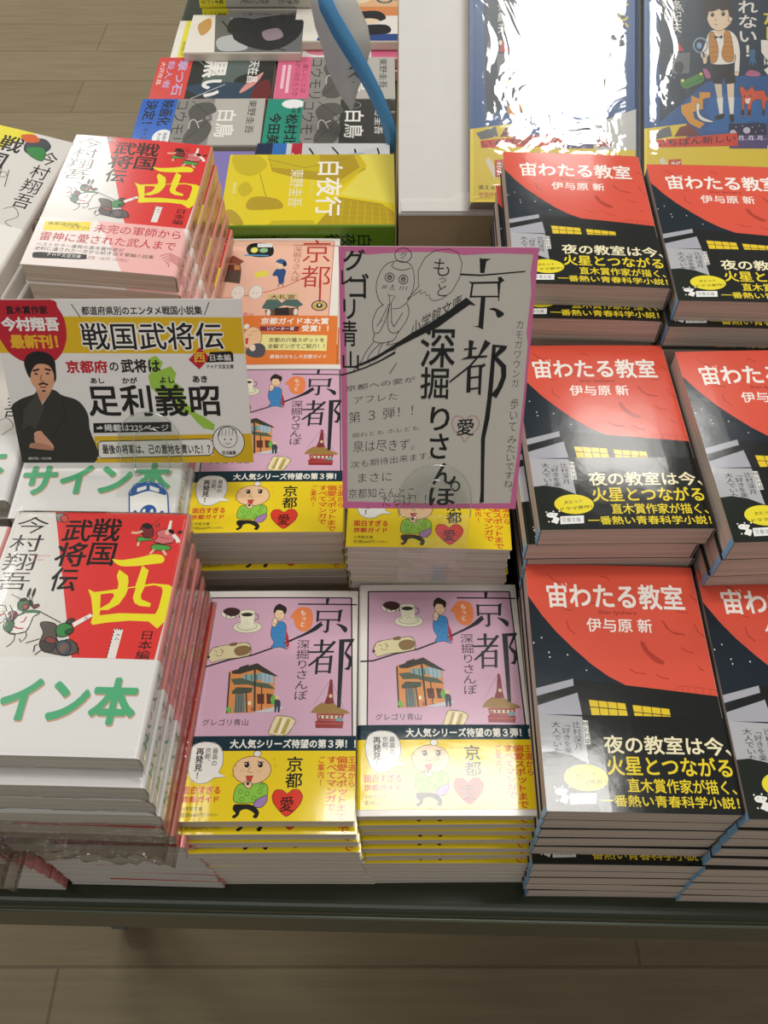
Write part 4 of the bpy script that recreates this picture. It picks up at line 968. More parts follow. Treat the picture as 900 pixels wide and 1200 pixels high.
MANGA_COVER = [
 ('P','#2c5a94',[(-2.1,-0.3),(136.8,-0.3),(136.8,138.4),(-1,139.7)]),
 ('P','#27384a',[(10.6,-0.3),(127.2,-0.3),(127.2,96),(80.8,96),(50.8,101.5),(12.8,134.3)]),
 ('P','#e8cf3c',[(-1,139.7),(34.6,135.6),(34.7,153.4),(136.8,153.4),(136.8,200.9),(-0.9,200.9)]),
 ('P','#2f6aa8',[(53.6,115.2),(64.5,110.8),(78.2,113.8),(101.3,112.4),(108.2,120.6),(102.7,123.4),(104.1,128.8),(100,135.6),(89.1,132.9),(64.6,143.1),(48.3,141.1),(57.8,134.3),(49.6,126.1)]),
 ('P','#cfd0cc',[(102.7,135.6),(136.8,123.4),(136.8,157.4),(102.8,157.4)]),
 ('P','#dc9a34',[(30.5,120.6),(38.6,117.9),(38.6,112.4),(45.4,115.2),(45.4,109.7),(54.3,109.7),(54.3,113.8),(48.2,115.2),(48.2,123.4),(40,126.1),(41.4,131.6),(49.6,135.6),(45.5,139.7),(37.4,135.6),(30.5,126.1)]),
 ('P','#d9c9b0',[(57.7,102.9),(63.8,102.9),(64.6,127.5),(61.8,128.8),(60.2,115.2)]),
 ('P','#e8cfb2',[(67.9,102.2),(74,102.2),(73.4,128.1),(70.7,128.8),(68.9,115.2)]),
 ('P','#ebe6dc',[(59.7,115.2),(64.8,113.8),(64.6,128.8),(62.1,128.8)]),
 ('P','#ebe6dc',[(69.4,113.8),(74.1,113.8),(73.4,128.8),(70.8,128.8)]),
 ('K','#2a2428',0.35,'#3a2f2c',[(57.8,130.9),(61.8,128.1),(65.7,127.7),(65.3,130.5),(61.2,132.4)]),
 ('K','#2a2428',0.35,'#3a2f2c',[(70.3,128.8),(73.4,128.1),(73.9,132.9),(71.4,134.6)]),
 ('P','#2c2a30',[(56.2,86.4),(73.3,86.2),(75.4,102.2),(67.2,103.1),(65.1,96),(63.8,103.1),(56.6,102.2)]),
 ('K','#efe9df',0.35,'#3a2f2c',[(53.4,60.3),(60.2,58.3),(68.4,58.3),(75.3,63.1),(78.7,74.1),(78.4,90.5),(77.8,94),(74.3,94),(74.8,78.2),(73.3,85.7),(55.5,86.4),(54.1,78.2),(50.1,83.7),(46.4,79.6),(49.3,71.3)]),
 ('K','#e8cfb2',0.35,'#3a2f2c',[(48,79.6),(51.4,78.9),(51.4,85.1),(48.7,86.2)]),
 ('K','#e8cfb2',0.35,'#3a2f2c',[(74,93.3),(77.8,93),(77.4,96),(75.1,96.3)]),
 ('K','#c78a3c',0.35,'#3a2f2c',[(53.4,61.7),(56.8,60.3),(58.9,65.8),(60.9,74.1),(59.6,83.7),(54.8,85.1),(53.4,74.1)]),
 ('K','#c78a3c',0.35,'#3a2f2c',[(65.7,59),(70.5,61),(73.2,74.1),(73.3,83.7),(67.1,84.4),(63.7,78.2),(65.7,68.6)]),
 ('S','#8f5c24',0.3,[(53.8,64.5),(60.2,63.9)]),
 ('S','#8f5c24',0.3,[(65,63.8),(72.9,64.5)]),
 ('S','#8f5c24',0.3,[(53.8,68.6),(60.2,68)]),
 ('S','#8f5c24',0.3,[(65,67.9),(73,68.6)]),
 ('S','#8f5c24',0.3,[(53.8,72.7),(60.3,72.2)]),
 ('S','#8f5c24',0.3,[(65,72),(73,72.7)]),
 ('S','#8f5c24',0.3,[(53.9,76.8),(60.3,76.3)]),
 ('S','#8f5c24',0.3,[(65.1,76.1),(73,76.8)]),
 ('S','#8f5c24',0.3,[(53.9,80.9),(60.3,80.4)]),
 ('S','#8f5c24',0.3,[(65.1,80.3),(73,80.9)]),
 ('P','#e8cfb2',[(57.4,54.8),(64.3,54.8),(66.4,60.3),(62.3,62.8),(58.2,61)]),
 ('P','#2b2530',[(57.8,62.8),(61,64.2),(64.3,62.5),(64.3,65.8),(61,64.5),(58,66.1)]),
 ('K','#e8cfb2',0.35,'#3a2f2c',[(50.6,45.2),(51.9,38.3),(60.1,35.6),(69.7,38.3),(72.7,46.6),(71.1,52.8),(65.7,57.6),(60.2,59),(54,55.1)]),
 ('K','#e8cfb2',0.35,'#3a2f2c',[(69.1,47.3),(72.2,45.9),(72.5,50),(69.8,51.8)]),
 ('K','#37302e',0.35,'#3a2f2c',[(49.2,43.8),(50.5,35.6),(56,30.7),(62.8,29),(69.7,32.1),(73.1,39.7),(72.7,48),(70,46.6),(68.6,41.8),(64.2,42.7),(61.5,41.1),(57.4,42.7),(53.3,43.1),(51.3,49.3)]),
 ('E','#2b2420',56,45.9,1.5,1.8),
 ('E','#2b2420',64.9,45.2,1.6,1.9),
 ('E','#eee',55.5,45.4,0.4,0.4),
 ('E','#eee',64.4,44.7,0.4,0.4),
 ('S','#8a5a4a',0.5,[(57.4,53.7),(60.5,54.2)]),
 ('S','#8a5a4a',0.4,[(58.8,48.7),(58.3,50.7),(59.3,51)]),
 ('S','#4b3a30',0.7,[(53.6,43.1),(57.4,42.7)]),
 ('S','#4b3a30',0.7,[(62.9,42.2),(67.3,41.9)]),
 ('O','#8fa8b8',1.20,46.3,71.1,5.7,6),
 ('E','#7fa6cc',45.2,71.3,2.2,2.7),
 ('S','#5b4a3a',1.6,[(48.3,76.8),(49.4,80.9)]),
 ('K','#c76a4a',0.35,'#3a2f2c',[(53.9,19),(58.7,21.8),(68.3,25.2),(64.2,27.3),(57.3,28),(54.6,24.5)]),
 ('E','#c76a4a',56.2,20.7,2.7,2.2),
 ('K','#d5593a',0.35,'#3a2f2c',[(78.4,107),(80.9,104.9),(84.3,108.3),(89,104.9),(91.1,108.3),(98.6,108.3),(101.3,113.8),(108.2,114.5),(106.1,117.9),(100.7,116.8),(99.3,123.4),(97.3,122.7),(95.9,115.9),(89.1,117.9),(87.7,128.8),(85.3,128.8),(84.7,119.9),(82.3,119.9),(82,128.8),(79.8,128.8),(80.3,115.2)]),
 ('P','#ebe2d6',[(82.9,115.2),(87.7,114.5),(86.4,119),(83.9,119)]),
 ('E','#2b2420',82.5,113.1,0.7,0.7),
 ('E','#2b2420',87.4,112.7,0.7,0.7),
 ('P','#3a2a28',[(80.1,124),(82.3,124),(82,128.8),(79.8,128.8)]),
 ('P','#3a2a28',[(85.5,124),(87.7,124),(87.5,128.8),(85.3,128.8)]),
 ('P','#3a2a28',[(97.3,124),(99.5,124),(99.2,128.8),(97,128.8)]),
 ('K','#4d8a3e',0.35,'#3a2f2c',[(29.3,101.5),(34.4,98.8),(44,94.6),(47,93.3),(49.4,97.4),(48.1,101.5),(41.3,104.2),(33.1,107)]),
 ('E','#e8e070',31.4,100.1,1.4,1.4),
 ('E','#e8e070',46.7,94.6,1.2,1.2),
 ('S','#2f5a28',0.7,[(33.1,104.2),(41.3,101.5),(48.1,98.1)]),
 ('P','#6d7678',[(21.3,78.2),(37.7,76.8),(36.9,94),(22.8,94.6)]),
 ('E','#3a4144',28.6,89.2,3.8,4.9),
 ('P','#c93d38',[(24.1,76.1),(26.1,66.5),(32.9,75.5)]),
 ('E','#f2e6de',25,68.6,1.4,2.2),
 ('K','#e8e6e0',0.35,'#3a2f2c',[(42.7,119.9),(44.4,118.6),(45.7,120.6),(45.2,126.1),(48.2,130.2),(56.4,133.6),(55.1,134.6),(47.6,133.2),(43.5,128.8)]),
 ('K','#b56a8c',0.35,'#3a2f2c',[(83.6,94),(87.6,91.2),(95.2,93.3),(94.5,96.7),(84.2,96.3)]),
 ('K','#b56a8c',0.35,'#3a2f2c',[(48,90.5),(52.1,91.2),(54.9,97.4),(50.8,98.1)]),
 ('P','#ece6da',[(96.1,66.5),(114.2,67.2),(113.6,83),(102.6,84.4),(96.5,76.8)]),
 ('P','#7b3b34',[(101.2,60.3),(112.2,48),(116.3,65.8),(101.3,66.9)]),
 ('P','#3a4a5a',[(108.4,72.4),(112.5,72.4),(112.5,77.9),(108.4,77.9)]),
 ('S','#ece6da',0.6,[(110.4,72.4),(110.4,77.9)]),
 ('S','#ece6da',0.6,[(108.4,75.2),(112.5,75.2)]),
 ('K','#3d6a94',0.35,'#3a2f2c',[(86.2,76.1),(89.6,73.8),(92,76.1),(91.4,80.3),(92.8,87.8),(90.6,85.1),(89,89.2),(88.2,84.8),(85.7,88.5),(86.8,80.9)]),
 ('P','#ece6da',[(98.6,91.2),(107.4,85.1),(109.5,89.2),(102.7,96)]),
 ('P','#dca36a',[(102,96),(116.3,91.9),(116.3,107),(106.8,107)]),
 ('P','#ece6da',[(104.7,98.8),(116.3,94.6),(116.3,104.2),(108.1,105.9)]),
 ('E','#2b2b2b',110.6,101.5,1.6,2.5),
 ('E','#2b2b2b',115,96,1.4,2.2),
 ('P','#2f2a4a',[(69.4,135.6),(100,135),(101.4,144.5),(70.1,145.9)]),
 ('P','#5c4a7c',[(70.1,145.9),(101.4,144.5),(101.4,156.1),(70.1,156.1)]),
 ('S','#a9a2c8',0.5,[(70.1,149.3),(101.4,148.2)]),
 ('E','#c9c4d4',84.4,141.1,3,2.7),
 ('E','#c9c4d4',73.1,143.1,2.7,2.5),
 ('S','#c9c4d4',1.6,[(78.3,148.6),(78.9,145.9),(81,145.9),(81,149.3)]),
 ('S','#c9c4d4',1.6,[(86.4,148.6),(87.1,145.9),(89.1,145.9),(89.2,149.3)]),
 ('S','#c9c4d4',1.6,[(93.9,148.6),(94.6,145.9),(96.6,145.9),(96.6,149.3)]),
 ('E','#e8e6f0',75.5,138.4,0.4,0.4),
 ('E','#e8e6f0',81,137.3,0.4,0.4),
 ('E','#e8e6f0',89.1,138.4,0.4,0.4),
 ('E','#e8e6f0',94.6,137.3,0.4,0.4),
 ('E','#e8e6f0',97.3,141.1,0.4,0.4),
 ('E','#e8e6f0',91.9,142.5,0.4,0.4),
 ('P','#7b3b34',[(24.5,146.5),(29.2,138.4),(37.4,136.3),(42.8,141.1),(45.6,145.2)]),
 ('P','#6a6f72',[(4.7,143.1),(21,137.7),(23.1,145.9),(8.8,148.6)]),
 ('K','#b5402e',0.35,'#3a2f2c',[(104.1,150.6),(109.6,148.2),(115.7,151.3),(115,154.7),(109.6,154),(105.5,155)]),
 ('E','#3b1f1c',108.2,151.3,1,1),
 ('E','#3b1f1c',112.3,151.7,1,1),
 ('S','#444',0.4,[(102.8,145.9),(109.6,134.3),(116.4,128.8)]),
 ('P','#d9472f',[(8.2,149.3),(76.6,143.1),(77.2,154),(8.9,155.4)]),
 ('T','いちばん新しい',9.9,144.5,75.5,155,'#1b1713',0.01,-0.07),
 ('P','#e7dfd2',[(12.3,165.4),(15.8,163.3),(24.7,178.9),(19.7,180.3)]),
 ('P','#cf4a38',[(19.9,165.4),(30.3,164.7),(31.2,179.1),(20.7,179.6)]),
 ('T','昔話',21.8,166.1,30.1,178.2,'#f3ece0',0.02),
 ('T','笑える謎解きで',6.9,185.9,39.3,189.9,'#4a3a20',0.02),
 ('T','昔話がもっと楽しい',7.1,191.8,43.6,195.8,'#c8702e',0.02),
 ('V','五条紀夫',22.5,24.5,31.1,61,'#e6e2d8',0.015),
 ('V','われない！',76.6,21.1,93.7,81.6,'#ece8de',0.02),
 ('V','めでたし',97.1,14.9,113.5,67.9,'#e2cf3a',0.03),
 ('V','では',97.9,69.3,106.1,87.8,'#e6e2d8',0.02),
 ('V','めでたし、',119.7,1.1,131.3,64.5,'#e2cf3a',0.03),
]
HAND_CARD = [
 ('P','#d874a4',[(0,0),(36.7,0),(54,-0.6),(64,-0.4),(100,0),(100,3.4),(79.8,2.9),(62.6,3.9),(51,2.5),(36.6,2.6),(20.5,3.4),(14.6,4),(2.4,2.2)]),
 ('P','#d874a4',[(100,0),(100,148),(96.4,147.8),(98.2,113),(98.8,78.3),(98.6,49.4),(97.4,43.2),(98.1,22.6),(96.8,12.6),(97.3,4.4),(97.5,1.9)]),
 ('P','#d874a4',[(0,0),(4,1.5),(2.6,10.6),(3,32.6),(3.4,80.7),(2.7,131.4),(2.8,144.1),(0,148),(-0.7,97.9),(-0.6,25)]),
 ('P','#d874a4',[(0,148),(1.4,143.5),(30.4,144.2),(65,144.8),(97.6,144.2),(100,148),(47.6,148.5)]),
 ('T','グ',2.2,1.4,13.1,12,'#1d1f1e',0.02),
 ('T','レ',1.1,11.9,6.6,19.1,'#1d1f1e',0.02),
 ('T','ゴ',5.2,13.4,15,25.9,'#1d1f1e',0.02),
 ('T','リ',1.9,26.4,8.2,36.8,'#1d1f1e',0.02),
 ('T','青',1.1,37.5,8.9,51.4,'#1d1f1e',0.015),
 ('T','山',1.1,54,9.8,63.9,'#1d1f1e',0.015),
 ('O','#1d1f1e',0.35,32.3,4.2,4.2,3.5),
 ('T','グ',30.6,2.7,34.3,5.8,'#1d1f1e',-0.012),
 ('S','#1d1f1e',0.3,[(22.6,29.6),(20.2,26.5),(18.8,20.8),(19.7,15.4),(22.5,10.1),(26.4,7.5),(31.4,7.1),(36.2,9),(38,14.5),(37.7,20.6),(35.1,27.2),(30.8,30.8),(27.3,31.2)],'s'),
 ('S','#1d1f1e',0.3,[(27.9,7.7),(26.6,9.4),(28.7,10.9),(32.4,11.5),(36.2,10.5)],'s'),
 ('O','#1d1f1e',0.35,25.6,15.2,2.3,2.2),
 ('O','#1d1f1e',0.35,25.6,15.2,1.1,1.1),
 ('S','#1d1f1e',0.2,[(24.7,15.2),(26.5,15.2)]),
 ('S','#1d1f1e',0.2,[(25.6,14.2),(25.5,16.2)]),
 ('S','#1d1f1e',0.2,[(24.9,14.6),(26.4,14.7)]),
 ('O','#1d1f1e',0.35,32.6,16.2,2.3,2.2),
 ('O','#1d1f1e',0.35,32.6,16.2,1.1,1.1),
 ('S','#1d1f1e',0.2,[(31.7,16.1),(33.4,16.2)]),
 ('S','#1d1f1e',0.2,[(32.6,15.2),(32.5,17.1)]),
 ('S','#1d1f1e',0.2,[(31.8,15.6),(33.3,15.6)]),
 ('S','#1d1f1e',0.3,[(22.6,19.2),(21.8,20.9)]),
 ('S','#1d1f1e',0.3,[(23.5,19.2),(22.7,20.9)]),
 ('S','#1d1f1e',0.3,[(24.3,19.3),(23.6,20.9)]),
 ('S','#1d1f1e',0.3,[(31.5,19.6),(30.8,21.3)]),
 ('S','#1d1f1e',0.3,[(32.9,19.7),(32.2,21.4)]),
 ('S','#1d1f1e',0.3,[(34.6,19.8),(33.9,21.5)]),
 ('S','#1d1f1e',0.3,[(27.3,18.9),(25.8,21.3),(27.7,21.8),(27.3,18.9)]),
 ('S','#1d1f1e',0.3,[(24.7,23.5),(25.4,24.4),(28.6,24.7),(26.5,28.3),(25.8,27.4),(25.4,24.4)]),
 ('S','#1d1f1e',0.3,[(25.7,28.3),(21.1,37.6),(23.4,37.9),(26,28.6)]),
 ('S','#1d1f1e',0.3,[(26.5,28.3),(26.9,37.9),(24.6,38.1),(25.7,29.2)]),
 ('S','#1d1f1e',0.3,[(22.6,29.1),(19.2,32.1),(16.9,39),(18,45.6)],'s'),
 ('S','#1d1f1e',0.3,[(19.2,40.4),(21.8,37)]),
 ('S','#1d1f1e',0.3,[(23.4,37.9),(20.4,43.7),(18.1,43.9)],'s'),
 ('S','#1d1f1e',0.3,[(24.6,38.1),(25.7,42.7),(28.2,44.1),(30.9,42.9)],'s'),
 ('S','#1d1f1e',0.3,[(34.8,28.4),(35.7,32.9),(34.3,37.9),(30.5,43.6),(28.4,47.4),(25.3,48.9)],'s'),
 ('S','#1d1f1e',0.3,[(32.6,33.2),(28.1,40.7)]),
 ('S','#1d1f1e',0.3,[(26.7,37.9),(28.1,40.7)]),
 ('S','#1d1f1e',0.3,[(18.1,44.9),(17.4,48.2),(21.4,49.4),(26,48.6)],'s'),
 ('S','#1d1f1e',0.3,[(17.5,48.8),(13.8,54),(10.3,60.6),(6.7,64.6)],'s'),
 ('S','#1d1f1e',0.3,[(21.4,49.4),(17.2,53.5),(14.5,57.7),(15.7,60.9)],'s'),
 ('S','#1d1f1e',0.3,[(22.7,49.1),(20.4,53.6),(21.3,55.4),(29.7,52.4)],'s'),
 ('S','#1d1f1e',0.3,[(26,48.6),(24.6,50.5),(29.2,49.4),(33.2,47.7),(34.2,48.4)],'s'),
 ('S','#1d1f1e',0.3,[(40.2,18),(40,11.6),(43.2,5.4),(47.9,1.8),(55.2,1),(59.8,2.8),(62,8.2),(61.1,15.2),(57.5,22.2),(52.7,25.9),(48.6,27.1),(46.3,25.9),(46,23.9),(44.3,24.5),(44,22.5),(41.2,23.4),(41.9,21.4),(38.2,23.9)]),
 ('S','#1d1f1e',0.3,[(38.2,23.9),(34.6,26.5),(40.7,19.4),(40.2,18)]),
 ('T','も',47.7,5.8,55.7,14.4,'#1d1f1e',-0.01),
 ('T','っ',50.6,15.4,54.2,17.7,'#1d1f1e',-0.01),
 ('T','と',50.1,18.3,54.8,24.6,'#1d1f1e',-0.01),
 ('P','#1d1f1e',[(70.6,5.2),(71.6,5.6),(76.5,5.7),(74.1,6.9),(73.5,12.8),(71.3,12.7)]),
 ('P','#1d1f1e',[(61.3,13),(71.6,13.5),(82.2,12.6),(94,11.5),(94.2,12.1),(82.2,13.3),(71.6,14.3),(61.5,13.9)]),
 ('P','#1d1f1e',[(65.6,17),(67.7,17.3),(80.9,16.9),(80.4,14.9),(81.9,14.5),(83.9,16.4),(82,17.9),(81.9,27),(81.5,27),(80.4,18),(68.3,18.3),(67.7,25.3),(66.6,25.3),(67.3,18.4)]),
 ('P','#1d1f1e',[(66.9,24.3),(81.2,24.2),(81.4,25),(66.9,25.2)]),
 ('P','#1d1f1e',[(72.5,24.5),(74.8,24.6),(74.6,41.9),(72.1,40.8),(69,40.1),(72,40.1)]),
 ('C','#1d1f1e',[(77.1,31.2),(79.8,30.5),(83.9,32.5),(84.9,34),(82.6,35.6),(81.1,34.7),(80.2,32.3)]),
 ('P','#1d1f1e',[(65,25.2),(70.2,29.3),(66.9,28.8),(59.4,34.3),(51,40.8),(42.6,44.9),(29.6,51.8),(25.2,54.4),(18.6,58.5),(11.2,61.8),(6.8,62.3),(13.5,59.3),(20.9,55.3),(28.3,50.3),(38.4,43.3),(46.9,38.5),(56.7,31.8)]),
 ('P','#1d1f1e',[(-0.6,67),(5.6,65.2),(13.2,62.5),(21.5,58.4),(29,53.7),(29,55.1),(21.4,59.4),(13.9,63),(6.2,65.9),(0,67.6)]),
 ('T','深',42.3,40.8,60.6,62.6,'#1d1f1e',0.012),
 ('P','#1d1f1e',[(67.5,47.5),(70.2,48.1),(69.6,51.5),(71.8,51.5),(71.8,52.5),(69.6,52.6),(69.6,56.2),(73.2,56),(77.8,55.8),(77.4,56.9),(70.4,57.6),(63.5,58.3),(67.5,56.4),(67.7,52.8),(65.2,53.1),(65.2,52.2),(67.7,52)]),
 ('P','#1d1f1e',[(75.9,47.4),(79.1,49.1),(73.9,56),(69,62.3),(58.6,71.1),(57.9,70.6),(68.3,61.5),(73.2,55.3)]),
 ('P','#1d1f1e',[(67.5,61.9),(76.1,60.8),(75.5,59.7),(77.4,61.2),(75.4,62.6),(75.5,78.2),(74.1,77.4),(73.7,62.1),(69.4,62.7),(69.9,76.5),(67.7,76.7)]),
 ('P','#1d1f1e',[(69,67.8),(74,67.3),(74,68.3),(69,68.9)]),
 ('P','#1d1f1e',[(69,74.2),(74.1,73.6),(74.1,74.5),(69,75.3)]),
 ('P','#1d1f1e',[(80,49.9),(87.9,50.6),(87.2,52.7),(83.1,56.6),(88.1,61.4),(88.6,67.6),(87,73.5),(84.2,79.8),(81,78.1),(84.2,73.4),(86,67.5),(85.4,62.3),(80.3,56.7),(84.3,51.5),(81.9,51.2),(81.9,72.1),(81.7,80),(81.2,91.6),(79.5,103.5),(80.1,120),(81.3,143.6),(78.9,144.1),(79.1,137.2),(78.2,120),(77.3,103.4),(78.6,91.5),(79.3,79.9),(79.7,65)]),
 ('T','掘',42.8,62.5,57.9,80.5,'#1d1f1e',0.012),
 ('T','り',48.7,85.1,59.3,99.1,'#1d1f1e',0.02),
 ('T','さ',48.9,100.8,59.4,116.3,'#1d1f1e',0.02),
 ('T','ん',51.2,118.8,64.5,132.5,'#1d1f1e',0.02),
 ('T','ほ',49.5,134.3,64.5,146,'#1d1f1e',0.025),
 ('O','#1d1f1e',1.00,64.3,133.4,2.4,2.9),
 ('S','#b04a50',0.3,[(68,93.6),(65.7,90.8),(62.1,90.9),(60.8,94.4),(62.1,98.9),(66.2,102.4),(68.1,105.9),(70.4,102.6),(75,97.8),(75.5,93.4),(72.9,90.3),(69.8,90.9),(68,93.6)],'s'),
 ('T','愛',63.6,92,73.1,102,'#1d1f1e',0.015),
 ('V','カモガワウンガ',91.4,36.5,96,73.9,'#1d1f1e',-0.012),
 ('V','歩いて',91.7,79.6,96.8,99.8,'#1d1f1e',-0.012),
 ('V','みたいですね。',91.6,101.4,97.4,140.1,'#1d1f1e',-0.012),
 ('T','小学館文庫',37.2,23,62.8,44.9,'#1d1f1e',-0.008,-0.6),
 ('T','京都への愛が',2.7,67.5,39.8,76.2,'#1d1f1e',-0.01,-0.16),
 ('S','#1d1f1e',0.3,[(29.9,60.1),(26.1,66.3)]),
 ('T','アフレた',6.9,76.9,30.6,83.6,'#1d1f1e',-0.01,-0.12),
 ('T','第 ３ 弾！！',4.1,83.7,39.1,95.1,'#1d1f1e',-0.01,-0.14),
 ('T','掘れども ホレども',5.8,96,42.4,103.8,'#1d1f1e',-0.01,-0.14),
 ('T','泉は尽きず。',6.3,103.8,40.3,112.5,'#1d1f1e',-0.01,-0.05),
 ('T','次も期待出来ます。',4.9,111.9,49.9,122.5,'#1d1f1e',-0.01,-0.14),
 ('T','まさに',8.9,124.6,28,131.3,'#1d1f1e',-0.01,-0.06),
 ('T','京都知らんとこ',3.3,134,41.2,141.7,'#1d1f1e',-0.01,-0.04),
 ('T','だらけ！！',22.8,138.8,47.9,146.6,'#1d1f1e',-0.01,-0.05),
]
